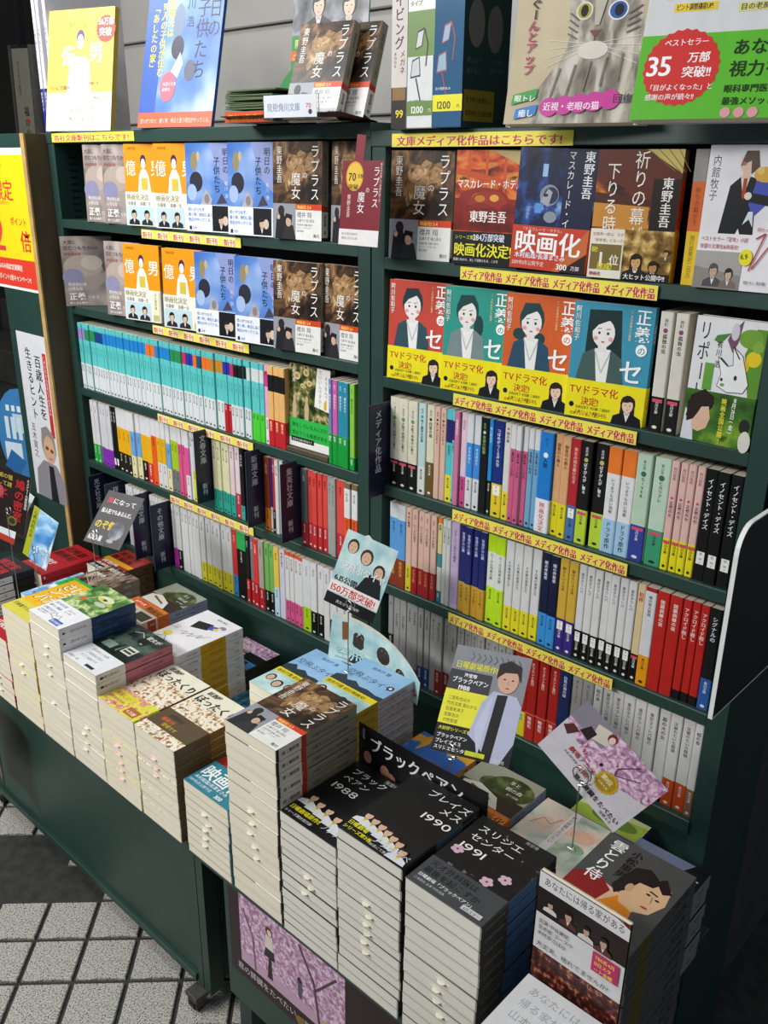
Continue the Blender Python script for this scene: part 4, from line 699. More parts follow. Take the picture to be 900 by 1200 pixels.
s2('ckr', 'cream and black paperback with red publisher stamp', (44, '#d8d4c8'), (0, '#131313'), title='孤独の虫', tc='#33302c', author='麹町', size=5, dot='#8c3c7c')

# ------------------------------------------------------------------ setting
FZ = .13
TILE = MB().box(-.0440, -.0440, 0, .0440, .0440, .014, 'granite', .0015).mesh('tile')
fl = link('floor', MB().box(-4.5, -2.5, -.05, 2.0, 3.0, 0, 'asphalt').mesh('floor'), None, (0, 0, FZ)); tag(fl, kind='structure')
ux, uy = Vector((.7071, .7071)), Vector((-.7071, .7071)); P0 = Vector((-.1026, -.3754)); PT = .0965
rest = MB()
for i in range(-14, 12):
    for j in range(-9, 13):
        c = P0+ux*(i-.5)*PT+uy*(j-.5)*PT
        if -.72 < c.x < -.43 and -.53 < c.y < -.34 and (c.x+.57)**2/.021+(c.y+.43)**2/.008 < 1.3: continue
        if c.y > -.27 or c.x > .35: continue
        if c.x > -1.15 and c.y > -.95 and c.x+c.y < -.05:
            o = link('tile', TILE, fl, (c.x+random.uniform(-.0006, .0006), c.y, -.0085+random.uniform(-.0004, .0004)), (0, 0, pi/4+random.uniform(-.004, .004)))
        elif c.y > -1.9:
            M = Matrix.Translation((c.x, c.y, -.0085)) @ Matrix.Rotation(pi/4, 4, 'Z'); b = len(rest.V)
            q = MB().box(-.0440, -.0440, 0, .0440, .0440, .014, 'granite')
            rest.V += [tuple(M @ Vector(v)) for v in q.V]; rest.Fc += [tuple(k+b for k in f) for f in q.Fc]; rest.Mt += q.Mt
tag(link('outer_tiles', rest.mesh('outer_tiles'), fl), kind='stuff')
tag(link('wall_back', MB().box(-4.5, 2.6, FZ, 2.0, 2.75, 3.2, solid('dim_wall', '#3a3935', .8, 0, 3, .85)).mesh('wall_back')), kind='structure')
tag(link('wall_left', MB().box(-4.6, -2.5, FZ, -4.5, 2.6, 3.2, 'dim_wall').mesh('wall_left')), kind='structure')
tag(link('wall_column', MB().box(.2, .275, FZ, .60, 1.2, 3.2, solid('grey_plaster', '#45433f', .85, 0, 9, .82, bump=.4)).mesh('wall_column')), kind='structure')
# light grey panelled partition behind the top of the shelves
wp = tag(link('wall_partition', MB().box(-1.75, .60, FZ, .18, .64, 2.6, solid('partition', '#8c8a86', .6, 0, 4, .9)).mesh('wall_partition')), kind='structure')
pnl = MB().box(-.27, 0, 0, .27, .012, .20, solid('partition_panel', '#a5a29d', .5, 0, 5, .93), .003).mesh('panel')
for i in range(4):
    for j in range(6): link('panel', pnl, wp, (-1.475+i*.56, .586, 1.4+j*.212))
# steps in the dark on the left
st = thing('staircase', 'dark stone stairs rising behind the narrow green end panel', 'stairs', (-3.1, .4, FZ))
for i in range(7): link('step', MB().box(-.9, 0, 0, .95, .32, .17, CONC, .008).mesh('step'), st, (0, i*.28, i*.17))
# dark vertical shop sign
sg = thing('hanging_sign', 'dark framed vertical shop sign with brushed black characters', 'sign', (-2.07, .5, 1.58), (0, .05, 0))
a = Art(120, 260).r(6, 4, 108, 256, '#6c6b5f').v(40, 225, 17, 'からあげ割烹', '#1a1a18').v(70, 96, 46, '福の小', '#141412', True).r(64, 46, 14, 14, '#b03020')
mbx = MB().box(0, 0, 0, .12, .02, .27, BLACK, .003); mbx.art(a, lambda x, y, z: (x, -z, y)); link('board', mbx.mesh('board'), sg)
link('bracket', MB().box(.05, .0, .27, .07, .02, .6, BLACK).box(.05, .02, .58, .07, 2.05, .60, BLACK).mesh('bracket'), sg)
link('frame', MB().box(-.008, -.004, 0, 0, .022, .27, STEEL).box(.12, -.004, 0, .128, .022, .27, STEEL).mesh('frame'), sg)
bx = thing('wall_box', 'dark grey casing mounted above the hanging shop sign', 'box', (-2.02, .6, 1.86))
link('casing', MB().box(-.02, 0, 0, .2, .1, .2, solid('casing_grey', '#57534f', .6), .01).mesh('casing'), bx); link('cover_plate', MB().box(0, -.008, .015, .18, 0, .18, 'casing_grey', .003).mesh('cover_plate'), bx)

# ------------------------------------------------------------------ bookcases
def bookcase(name, label, x0, x1, zs, zlast, top, inner_slots=True):
    t = thing(name, label, 'bookcase', (x0, 0, FZ)); W = x1-x0; D = .175; s = .026; Z = lambda z: z-FZ
    for x in (0, W-s):
        o = link('side_panel', MB().box(x, 0, 0, x+s, D, Z(top), GREEN, .0012).mesh('side_panel'), t)
        if inner_slots:
            m = MB()
            for k in range(56):
                z = Z(top)-.05-k*.0135
                for y in (.03,): m.box(x+(s if x == 0 else -.0006), y, z, x+(s+.0006 if x == 0 else 0), y+.018, z+.0028, BLACK)
            link('slot_strip', m.mesh('slot_strip'), o)
    link('back_panel', MB().box(s, D-.012, 0, W-s, D, Z(top), GREEND).mesh('back_panel'), t)
    link('top_board', MB().box(-.001, -.002, Z(top)-.022, W+.001, D, Z(top), GREEN, .0012).mesh('top_board'), t)
    for z in zs: link('shelf_board', MB().box(s+.0005, 0, Z(z)-.018, W-s-.0005, D-.013, Z(z), GREEN, .0012).mesh('shelf_board'), t)
    link('bottom_shelf', MB().box(s, -.004, Z(zlast)-.021, W-s, D-.013, Z(zlast), GREEN, .0012).mesh('bottom_shelf'), t)
    link('base_panel', MB().box(s, .006, 0, W-s, .018, Z(zlast)-.0215, GREEN).mesh('base_panel'), t)
    return t
ZR = [1.3756, 1.1946, 1.0145, .8372]; ZL = [1.3894, 1.2059, 1.0198, .8451]; ZB = .668
bookcase('bookcase', 'dark green steel bookcase, the left and wider of two', -.950, -.0015, ZL, ZB, 1.563)
bookcase('bookcase', 'dark green steel bookcase, the right and narrower of two', .0015, .637, ZR, ZB, 1.551)
# narrow end panel unit left of the bookcases
e = thing('end_cabinet', 'narrow green end cabinet with brown side and posters on it', 'cabinet', (-1.135, -.05, FZ))
link('front_panel', MB().box(0, 0, 0, .169, .012, 1.43, GREEN, .001).mesh('front_panel'), e)
link('side_panel', MB().box(.169, .001, 0, .181, .30, 1.43, BROWN).mesh('side_panel'), e)
link('wooden_edge', MB().box(.167, -.002, 0, .1825, .002, 1.43, WOOD).mesh('wooden_edge'), e)
link('body', MB().box(0, .012, 0, .168, .30, 1.425, GREEND).mesh('body'), e)
def flat(name, label, cat, w, h, a, loc, rot=(0, 0, 0), th=.0006, edge='paper_edge', part='sheet', bend=None, group=None, rnd=None, outline=None):
    """a printed sheet or board standing in the xz plane, facing -y"""
    t = thing(name, label, cat, loc, rot, group); fn = (lambda x, y, z: (x, -z, y)) if not bend else bend
    m = MB(); W, H = w*1000, h*1000
    if bend:
        n = 14
        for i in range(n):
            xa, xb = w*i/n, w*(i+1)/n; m.quad([fn(xa, 0, 0), fn(xb, 0, 0), fn(xb, h, 0), fn(xa, h, 0)], edge); m.quad([fn(xa, h, -th), fn(xb, h, -th), fn(xb, 0, -th), fn(xa, 0, -th)], edge)
    elif outline:
        P = [(x*.001, y*.001) for x, y in outline]; m.quad([(x, 0, y) for x, y in P], edge).quad([(x, th, y) for x, y in P[::-1]], edge)
        for (xa, ya), (xb, yb) in zip(P, P[1:]+P[:1]): m.quad([(xa, 0, ya), (xa, th, ya), (xb, th, yb), (xb, 0, yb)], edge)
    else: m.box(0, 0, 0, w, th, h, edge)
    o = link(part, m.mesh(part), t)
    if a: m2 = MB(); m2.art(a, fn); link('printing', m2.mesh('printing'), t)
    return t
a = Art(200, 300).r(0, 0, 200, 300, '#f4f2ee').r(0, 6, 192, 280, '#f5d61e').r(0, 6, 192, 62, '#e04030').t(-12, 196, 46, '間限定', '#d83a34', True).lines(10, 262, 11, ['いつもの書籍が', '今だけお得に!', 'お見逃しなく'], '#5a4a1c', 1.5).t(36, 184, 9, '2018年6月1日から', '#c04a3a').t(2, 84, 104, '2', '#d9453a', True, sx=1.1).t(96, 142, 19, 'ポイント', '#c83a34', True).t(134, 90, 48, '倍', '#d83a34', True).lines(10, 44, 14, ['本のみ!指定定期購読', 'ポイント2倍キャンペーン!!'], '#f6eadc', 1.7, True, .9)
flat('sale_poster', 'yellow poster with big red 2 on green end cabinet', 'poster', .2, .29, a, (-1.155, -.0518, 1.232), (0, 0, 0))
a = Art(150, 405).r(0, 0, 150, 405, '#dcdce0').v(88, 358, 31, '百歳人生を', '#16161a', True).v(46, 372, 29, '生きるヒント', '#16161a', True).v(28, 188, 22, '五木寛之', '#28282c').r(114, 166, 16, 200, '#c8302c').v(122, 360, 10, 'これからの人生をどう生きるか', '#f4e8e4')
a.poly([(10, 0), (20, 70), (60, 100), (120, 96), (150, 60), (150, 0)], '#8c8890').poly([(76, 0), (82, 90), (104, 90), (112, 0)], '#1c1c20').e(92, 142, 34, 44, '#a9a29a').e(94, 130, 25, 34, '#d4a888').poly([(62, 130), (64, 180), (92, 190), (122, 172), (126, 120), (114, 160), (90, 168), (74, 156)], '#8d8780').e(84, 134, 8, 5, '#7a4a34').e(106, 130, 8, 5, '#7a4a34').line([(88, 110), (104, 108)], 2.5, '#9a4a40')
flat('author_poster', 'tall white poster with grey-haired smiling man in glasses', 'poster', .15, .405, a, (-1.103, -.0518, .73))
a = Art(170, 260).e(85, 130, 84, 128, '#3c7cb4', 24).r(20, 60, 60, 50, '#cfe0ea').r(60, 140, 70, 50, '#b8d0de').poly([(10, 40), (60, 20), (90, 60), (40, 90)], '#2c68a4')
for i in range(5): a.r(30+i*22, 120, 14, 60, '#cddde6').r(40+i*20, 196, 12, 16, '#dde8ee')
flat('cutout_board', 'blue rounded cut-out board with white building shapes', 'display board', .17, .26, a, (-1.35, -.02, .70), (0, 0, .3), .004, ink('#3c7cb4'), 'board', outline=[(85+84*cos(i*.2618), 130+128*sin(i*.2618)) for i in range(24)])
for k, (x, z, r) in enumerate(((-1.20, .70, .5), (-1.17, .675, .35), (-1.14, .65, .2))):
    a = Art(120, 90).r(0, 0, 120, 90, '#dfe9ee').r(0, 0, 120, 16, '#c03a2c').r(10, 60, 100, 10, '#88b4cc').r(20, 40, 80, 8, '#b8ccd8')
    flat('leaflet_card', ['pale blue striped card furthest back by blue cut-out board', 'middle pale striped card beside the blue cut-out board', 'front pale striped card below the blue cut-out board'][k], 'card', .12, .09, a, (x-.04, -.12-k*.03, z), (-.2, r, .3), group='striped cards at the far left')

# --- label strips on the shelf lips
YEL = ink('#f2e23c'); MAG = '#c22a6a'
def strip(x0, x1, z, txts, h, label, red=False, big=False):
    W = (x1-x0)*1000; H = h*1000; a = Art(W, H).r(0, 0, W, H, '#f2e45a'); n = len(txts)
    for i, tx in enumerate(txts):
        cw = W/n
        if red: a.r(i*cw+2, 1.3, cw*.72, H-2.6, '#f6ecc0').t(i*cw+3, 2.2, H*.74, tx, '#d42a24', True, sx=cw*.66/(len(tx)*H*.74)); a.k -= 2
        else:
            s = H*.78; wd = sum(1 if isfull(c) else .4 for c in tx)*s; a.t(i*cw+cw*.03, 2.4, s, tx, MAG, 2, sx=cw*.93/wd); a.k -= 1
        if i == n-1: a.k += 3
    return flat('shelf_label', label, 'label', x1-x0, h, a, (x0, -.0032, z), (0, 0, 0), .0006, YEL, 'strip')
strip(-.924, -.615, 1.5432, ['各社文庫新刊はこちらです!'], .017, 'yellow strip reading new paperbacks, top board of left bookcase')
for z, x0, x1, wd in ((1.3675, -.616, -.31, 'second'), (1.1845, -.603, -.30, 'third'), (1.0, -.611, -.3, 'fourth'), (.8255, -.588, -.31, 'fifth')):
    strip(x0, x1, z, ['新刊']*(6 if wd != 'fifth' else 6), .0165, 'yellow strip with red new-release words, %s lip down, left bookcase' % wd, True)
strip(.043, .342, 1.5285, ['文庫メディア化作品はこちらです!'], .0175, 'long magenta-lettered strip on top board of right bookcase')
for z, x0, x1, wd in ((1.3555, .176, .475, 'second'), (1.1745, .172, .469, 'third'), (.994, .179, .477, 'fourth'), (.817, .179, .4745, 'fifth')):
    strip(x0, x1, z, ['メディア化作品']*4, .0175, 'yellow strip with magenta words, %s lip down, right bookcase' % wd)

# --- navy dividers that stand out from the shelves
def divider(x, y0, z0, h, w, tx, tx2, label):
    t = thing('shelf_divider', label, 'divider', (x, y0, z0)); T = .0012
    link('plate', MB().box(0, 0, 0, T, .12, h, ink('#23263f', .25)).mesh('plate'), t)
    a = Art(w*1000, h*1000).v(w*500, h*1000-8, min(15, w*420), tx, '#d2dae6', True).v(w*500, 40, 12.5, tx2, '#d2dae6', True)
    m = MB(); m.art(a, lambda u, v, n: (T+n, u, v)); link('lettering', m.mesh('lettering'), t)
    link('clear_sleeve', MB().box(-.0006, -.002, -.001, -.0001, .12, h+.002, solid('sleeve_grey', '#5d6672', .15)).mesh('clear_sleeve'), t)
divider(-.4461, -.031, .8653, .148, .036, '文春文庫', '新刊', 'navy divider lettered with four characters, leftmost on fifth shelf')
divider(-.2872, -.031, .8583, .148, .036, '新潮文庫', '新刊', 'navy divider between the pink and orange spines')
divider(-.1842, -.036, .8583, .148, .038, '集英社文庫', '新刊', 'dark purple divider beside the wide grey spine')
divider(.0325, -.036, 1.0, .152, .040, 'メディア化作品', '', 'navy divider on the upright between the two bookcases')
divider(-.6085, -.041, .669, .150, .042, 'その他文庫', '新刊', 'navy divider with plastic edge, right of the black card')
divider(-.6905, -.036, .669, .150, .042, '徳間文庫', '新刊', 'navy divider half behind the black card')
divider(-.800, -.034, .669, .150, .05, '祥伝社文庫', '新刊', 'navy divider second from left on bottom shelf')
divider(-.880, -.030, .669, .150, .04, '光文社文庫', '新刊', 'leftmost navy divider on bottom shelf')

# ------------------------------------------------------------------ spine rows
def row(txt, z, where, group, y0=.006, lean=0):
    """txt: x0 design x1 design x2 ... in mm; '-' leaves a gap; design*n splits the width among n books"""
    tk = txt.split(); pos = float(tk[0]); n = 0; i = 1
    while i < len(tk):
        d, x1 = tk[i], float(tk[i+1]); i += 2
        if d == '-': pos = x1; continue
        k = 1
        if '*' in d: d, k = d.split('*'); k = int(k)
        T = (x1-pos)/k
        for _ in range(k):
            n += 1; dd = DES[d]; Hh = dd['H']+random.choice((0, 0, .6, -.5)); dep = random.uniform(-.0012, .003)
            M = Matrix.Translation((pos*.001+.0001, y0+dep+.105, z+.0004)) @ Matrix.Rotation(-pi/2+random.uniform(-.004, .004), 4, 'Z')
            book(d, T-.55, '%s, %s from left, %s' % (dd['desc'], ordw(n), where), (0, 0, 0), group=group, W=105, slip=False, mat=M, name='shelved_paperback'); pos += T
row('-921 cyL*3 -893 cyG*4 -850 cyN*3 -815 cyB*7 -722 cyB*5 -648 cyO*2 -615 cyB*4 -563 cyG*3 -524 cyC -511 cyI*2 -484 cyO -471 cyTl -458 cyO*2 -430 cyY*3 -392 cyrI*2 -368 cyC -357 cyK*3 -320 cyW -309 cygW*3 -272 pinkw -261 peachr*3 -214 - -103 gba -95 gbb -82 gbc*2 -54 gbd -42', ZL[2], 'turquoise row', 'spines in the turquoise row', .004)
row('-903 wg*2 -872 wp*3 -819 kw*2 -799 wyk*3 -741 wbc*2 -704 wyn -681 wyr -661 wor -641 wyw*2 -606 wbc -590 wlg*2 -562 wpk*2 -535 wpw -520 ww -510 wny -500 - -442 ct*4 -387 pt -372 pr -357 kt -345 - -284 ob -267 iw -261 rk -253 ww*2 -232 - -181 gr -163 rw*4 -112 gpl*2 -88 rw -67 wo*2 -36', ZL[3], 'fifth shelf, left bookcase', 'spines on fifth shelf of left bookcase')
row('-780 ww*5 -705 - -683 ww*3 -650 wm*2 -618 - -601 wm*2 -584 wk -568 ww*5 -500 wye*6 -393 rb -377 gk -348 kr -336 yr -324 rr -308 br -292 grk*2 -263 yb -247 lav -231 wps*4 -179 wl -156 wbk*2 -121 ww -105 wbk*3 -50', ZB, 'bottom left shelf', 'spines on bottom shelf of left bookcase', .004)
row('37 ck*3 97 aw 113 cb 129 pe*2 152 cyy 165 cyl 170 pkd 180 wpp 192 wbw*2 218 kg 233 skk 241 ny 260 wyo 272 pkw*3 302 blw*2 322 bigb 345 py*2 372 rbl 387 kl 405 - 408 kl 428 owb*2 469 mb 491 - 493 mg 516 pky*4 560 inn*3 608.5', ZR[2], 'fourth right shelf', 'spines on fourth shelf of right bookcase')
row('39 wbr*2 77 pel 90 per*4 142 cte 152 wgs*2 170 lvd 187 ngd*4 241 lim*2 276 rwy*4 339 nsb*2 370 mus*2 401 wbl*7 491 crk 503 wor2 520 red1*2 556 redk*3 592 kblu 608', ZR[3], 'fifth right shelf', 'spines on fifth shelf of right bookcase')
row('40 grd 52 gry*2 82 grp*2 109 grb*2 134 gpl 148 grr*2 178 gry 192 gpl*5 262 gpl*3 304 ry*2 333 rr2*3 387 nvd 407 gpl*2 444 wbf 458 wsc*2 492 wsc*3 545 wkf 562 wof*2 597 wbf 609', ZB, 'bottom right shelf', 'spines on bottom shelf of right bookcase', .004)

# ------------------------------------------------------------------ face-out rows
def face(key, x, y, z, yaw, label, T=12, lean=-.035, W=None, H=None, group=None, roll=0):
    return book(key, T, label, (x, y, z+.0006), (lean, roll, yaw), group=group, W=W, H=H)
G1 = 'face-out books on second shelf of left bookcase'
face('kizuna', -.812, -.004, ZL[0], .17, 'taupe hand-photo paperback, leftmost on the uppermost face-out row', 8, group=G1)
face('kizuna', -.738, -.006, ZL[0], .17, 'taupe hand-photo paperback, next to the orange one, uppermost face-out row', 8, group=G1)
face('oku', -.655, -.008, ZL[0], .16, 'orange white-figure paperback, left of the two, uppermost face-out row', 9, group=G1)
face('oku', -.552, -.010, ZL[0], .15, 'orange white-figure paperback, right of the two, uppermost face-out row', 9, group=G1)
face('ashita', -.450, -.012, ZL[0], .14, 'sky-blue brush-title paperback, left of the two, uppermost face-out row', 9, group=G1, W=112)
face('ashita', -.330, -.012, ZL[0], .10, 'sky-blue brush-title paperback, right of the two, uppermost face-out row', 10, group=G1, W=106)
face('lap', -.214, -.010, ZL[0], .10, 'brown smoke-cover paperback, fully visible, uppermost left face-out row', 16, group=G1)
face('lap', -.100, .012, ZL[0], .03, 'brown smoke-cover paperback behind the dark red 70 tag', 16, group=G1, W=72)
G2 = 'face-out books on third shelf of left bookcase'
face('kizuna', -.9175, -.0155, ZL[1], .98, 'taupe hand-photo paperback at far left of the second face-out row', 5, group=G2, W=108)
face('kizuna', -.752, -.012, ZL[1], .17, 'taupe hand-photo paperback partly behind orange one, second face-out row', 8, group=G2)
face('oku', -.676, -.016, ZL[1], .14, 'orange white-figure paperback, left of the two, second face-out row', 10, group=G2)
face('oku', -.540, -.016, ZL[1], .14, 'orange white-figure paperback, right of the two, second face-out row', 10, group=G2)
face('ashita', -.437, -.016, ZL[1], .14, 'sky-blue brush-title paperback, left of the two, second face-out row', 10, group=G2)
face('ashita', -.322, -.014, ZL[1], .12, 'sky-blue brush-title paperback, right of the two, second face-out row', 10, group=G2)
face('lap', -.220, -.012, ZL[1], .12, 'brown smoke-cover paperback, left of the two, second face-out row', 14, group=G2)
face('lap', -.123, .008, ZL[1], .0, 'brown smoke-cover paperback against the upright, second face-out row', 14, group=G2, W=94)
face('garden', -.2135, .012, ZL[2]+.010, .02, 'dark garden paperback with green band, face-out in the turquoise row', 12, W=102)
lg = thing('book_riser', 'low dull brown block under the green-banded garden paperback', 'riser', (-.2135, .004, ZL[2]))
link('block', MB().box(0, 0, 0, .108, .06, .0095, BROWN, .001).mesh('block'), lg)
G3 = 'face-out books on second shelf of right bookcase'
face('lap', .040, -.004, ZR[0], .10, 'brown smoke-cover paperback, leftmost on the right bookcase', 16, group=G3, W=108)
face('masqh', .160, -.004, ZR[0], .10, 'orange and dark red paperback with black band', 12, group=G3, W=106)
face('masqe', .262, -.008, ZR[0]+.0035, .10, 'night-blue masked-figure paperback with red-orange band', 14, group=G3, W=108, roll=.03)
face('inori', .379, -.006, ZR[0], .10, 'brown temple-roof paperback with gold film photo band', 15, group=G3, W=105)
M = Matrix.Translation((.4975, .110, ZR[0]+.0005)) @ Matrix.Rotation(-pi/2, 4, 'Z')
book('inorisp', 17, 'thick grey, orange and yellow spine beside the white suited-man book', (0, 0, 0), group=G3, mat=M)
face('teinen', .5175, -.006, ZR[0], .06, 'large white paperback with suited man, far right of second shelf', 12, group=G3, W=90)
G4 = 'face-out books on third shelf of right bookcase'
for key, x, c in (('tvred', .038, 'red'), ('tvgreen', .146, 'teal green'), ('tvorange', .2535, 'orange'), ('tvblue', .361, 'sky blue')):
    face(key, x, -.002, ZR[1], .10, c+' paperback with drawn woman in suit and yellow band', 12, group=G4, W=108)
M = Matrix.Translation((.4765, .110, ZR[1]+.0005)) @ Matrix.Rotation(-pi/2, 4, 'Z')
for k, x in enumerate((.4785, .4985)):
    M = Matrix.Translation((x, .110, ZR[1]+.0005)) @ Matrix.Rotation(-pi/2, 4, 'Z')
    book('ckr', 17, 'cream and black spine with red stamp, %s of the pair' % ('left', 'right')[k], (0, 0, 0), group=G4, mat=M)
face('riport', .523, .004, ZR[1], -.04, 'white rabbit paperback with green film band', 14, group=G4, W=85)

# ------------------------------------------------------------------ display stands
TZ = .5155; TY = -.41
d = thing('display_stand', 'green steel book stand at left carrying the piles', 'display stand', (-1.3, TY+.02, FZ))
def P(x, y, z): return (x+1.3, y-TY-.02, z-FZ)
link('top_board', MB().box(*P(-1.3, TY+.01, TZ-.022), *P(.012, -.056, TZ-.0005), GREEN, .001).box(*P(-.949, -.0559, TZ-.022), *P(.012, -.004, TZ-.0005), GREEN).mesh('top_board'), d)
link('front_panel', MB().box(*P(-1.3, TY+.035, .195), *P(-.045, TY+.05, TZ-.023), GREEN).mesh('front_panel'), d)
link('front_flange', MB().box(*P(-1.3, TY+.028, .18), *P(-.045, TY+.06, .195), GREEN, .001).mesh('front_flange'), d)
link('corner_post', MB().box(*P(-.043, TY+.032, .17), *P(-.028, TY+.06, TZ-.023), GREEN, .001).mesh('corner_post'), d)
link('corner_post', MB().box(*P(-.026, TY+.032, .17), *P(-.008, TY+.06, TZ-.023), GREEN, .001).mesh('corner_post'), d)
link('side_panel', MB().box(*P(-.02, TY+.061, .19), *P(-.008, -.06, TZ-.023), GREEND).mesh('side_panel'), d)
for x, y in ((-.035, TY+.02), (-.035, -.06), (-1.2, TY+.03), (-.80, TY+.045)):
    c = link('caster', MB().box(-.016, -.012, .026, .016, .014, .036, solid('caster_grey', '#5b5853', .5, .6), .001).box(-.012, -.010, .008, -.009, .010, .028, 'caster_grey').box(.009, -.010, .008, .012, .010, .028, 'caster_grey').mesh('caster'), d, P(x, y, FZ+.006))
    wm = MB().tube([(-.008, 0, .013), (.008, 0, .013)], .013, BLACK, 14); link('wheel', wm.mesh('wheel'), c)
d = thing('display_stand', 'dark green book stand at right with posters on front', 'display stand', (.013, TY+.02, FZ))
def P(x, y, z): return (x-.013, y-TY-.02, z-FZ)
link('top_board', MB().box(*P(.0135, TY+.01, TZ-.022), *P(.662, -.004, TZ-.0005), GREEN, .001).mesh('top_board'), d)
link('front_panel', MB().box(*P(.072, TY+.016, .26), *P(.66, TY+.028, TZ-.023), GREEN).mesh('front_panel'), d)
for x in (.075, .625): link('leg', MB().box(*P(x, TY+.03, FZ), *P(x+.03, TY+.06, .26), GREEND, .001).mesh('leg'), d)
for x in (.075, .625): link('leg', MB().box(*P(x, -.09, FZ), *P(x+.03, -.06, .49), GREEND, .001).mesh('leg'), d)
a = Art(350, 190).r(0, 0, 350, 190, '#2a1218').r(26, 34, 226, 150, blossom).r(26, 34, 226, 22, '#c9a4be').line([(200, 40), (190, 110), (160, 160)], 5, '#5a3a4c').line([(192, 96), (236, 150)], 4, '#5a3a4c').line([(60, 36), (56, 100), (36, 140)], 4, '#7a5a70')
a.poly([(88, 44), (92, 84), (98, 84), (100, 44)], '#2a1c20').poly([(82, 84), (86, 104), (104, 104), (106, 84)], '#2a2230').poly([(84, 102), (88, 128), (102, 128), (104, 102)], '#e8dcd0').e(95, 136, 8, 9, '#6a2c26').e(96, 134, 5, 6, '#f0d4c0').e(160, 92, 5, 6, '#2a2024').r(156, 60, 9, 28, '#5a5060').t(16, 14, 15, '君の膵臓をたべたい', '#d8d0d2').t(160, 16, 9, '住野よる', '#d8d0d2').star(226, 34, 26, '#d4b832').star(226, 34, 21, '#c8a828').t(208, 28, 15, '第1位', '#f6efc8', True).e(160, 14, 10, 9, '#8a6a2c')
flat('front_poster', 'cherry-blossom poster on front of right stand', 'poster', .35, .19, a, (.085, TY+.0135, .324))
a = Art(120, 150).r(0, 0, 120, 150, '#1c3a7c').e(60, 90, 46, 50, '#3a6cc0').poly([(20, 20), (50, 140), (64, 130), (40, 10)], '#a8c8ec').t(60, 100, 14, '話題作', '#f0e4c0', True)
flat('front_poster', 'small blue poster right of the cherry-blossom poster', 'poster', .12, .15, a, (.440, TY+.0135, .345))
a = Art(130, 170); a.split = 14; a.r(0, 0, 130, 170, '#1a1514').v(30, 160, 34, '黒猫館', '#b8242a', True).v(66, 160, 34, '事件簿', '#b8242a', True).v(108, 165, 14, '二度読み必至!の傑作', '#e8e4e0', True).r(0, 0, 90, 30, '#5a5240')
flat('front_poster', 'curling black poster with red lettering on left stand', 'poster', .13, .17, a, (-.745, TY+.004, .292), (0, 0, 0), bend=lambda x, y, z: (x, -.004-z-.022*max(0, (x-.05)/.08)**2, y))

# ------------------------------------------------------------------ piles, front row from left to right
FR, MR, BR = 'front row piles', 'second row piles', 'back row piles'
stack('skybook', 15, -.768, TY, .60, TZ, 'leftmost front pile', FR, slips=(2, 3))
stack('redtitle', 15, -.655, TY, .662, TZ, 'pile left of yellow comics', FR, slips=(4, 6, 7, 8))
stack('yellowmanga', 16, -.545, TY, .742, TZ, 'front pile', FR, slips=(6, 7))
stack('greenblue', 19, -.436, TY, .768, TZ, 'front pile', FR, slips=(2, 3, 4, 5, 8))
stack('blackphoto', 16, -.328, TY, .724, TZ, 'front pile', FR, slips=(7, 8, 9, 10))
stack('bottak', 15, -.222, TY, .686, TZ, 'left pile', FR, slips=(4, 5, 6, 7, 8), pink=True)
stack('bottak2', 15.5, -.114, TY, .684, TZ, 'right pile', FR, slips=(2, 3, 4), pink=True)
stack('eiga', 15, .010, TY, .646, TZ, 'low front pile', FR, slips=(2, 3, 4, 5, 6))
stack('lap', 19, .121, TY, .802, TZ, 'tallest front pile', FR, slips=(6, 7, 8, 9, 10))
stack('bp88', 14, .231, TY, .713, TZ, 'leftmost black pile', FR, slips=(5, 6, 7))
stack('bp90', 16, .339, TY, .748, TZ, 'middle black pile', FR, slips=(5, 6, 7, 8, 9, 10))
stack('bp91', 17, .4505, TY, .742, TZ, 'rightmost black pile', FR, slips=(6, 7, 8, 9), W=108)
stack('samurai', 17, .604, -.372, .782, TZ, 'front right pile', FR)
# second row
stack('redblack', 17, -.945, -.355, .655, TZ, 'far left pile', MR)
stack('skybook', 15, -.800, -.262, .628, TZ, 'second row pile', MR)
stack('feather', 17, -.664, -.262, .690, TZ, 'second row pile', MR)
stack('forest', 17, -.462, -.236, .704, TZ, 'left forest pile', MR, yaw=-.02)
stack('whiteyellow', 17, -.320, -.262, .702, TZ, 'second row pile', MR)
stack('city', 14, -.190, -.215, .585, TZ, 'low second row pile', MR)
stack('sora', 16, -.032, -.247, .724, TZ, 'left sky-blue pile', MR)
stack('sora', 16, .084, -.244, .752, TZ, 'right sky-blue pile', MR)
stack('ikei', 16, .208, -.242, .668, TZ, 'pile behind the black card', MR, yaw=-.02)
stack('forest', 17, .335, -.244, .682, TZ, 'right forest pile', MR)
stack('cherry', 15, .452, -.2600, .683, TZ, 'pile under tilted blossom card', MR, W=102)
stack('blackyear', 22, .570, -.212, .655, TZ, 'right end pile', MR, W=100)
# back row
stack('redtitle', 17, -.930, -.20, .640, TZ, 'pile behind the sky card', BR)
stack('redyellow', 22, -.785, -.108, .655, TZ, 'pile before leftmost dividers', BR, H=104)
stack('blackphoto', 15, -.640, -.105, .600, TZ, 'low back pile by forest pile', BR, H=100)
stack('blueobi', 15, -.345, -.112, .592, TZ, 'low back pile', BR, H=106)
stack('purple', 15, .455, -.082, .63, TZ, 'low back pile', BR, H=76)

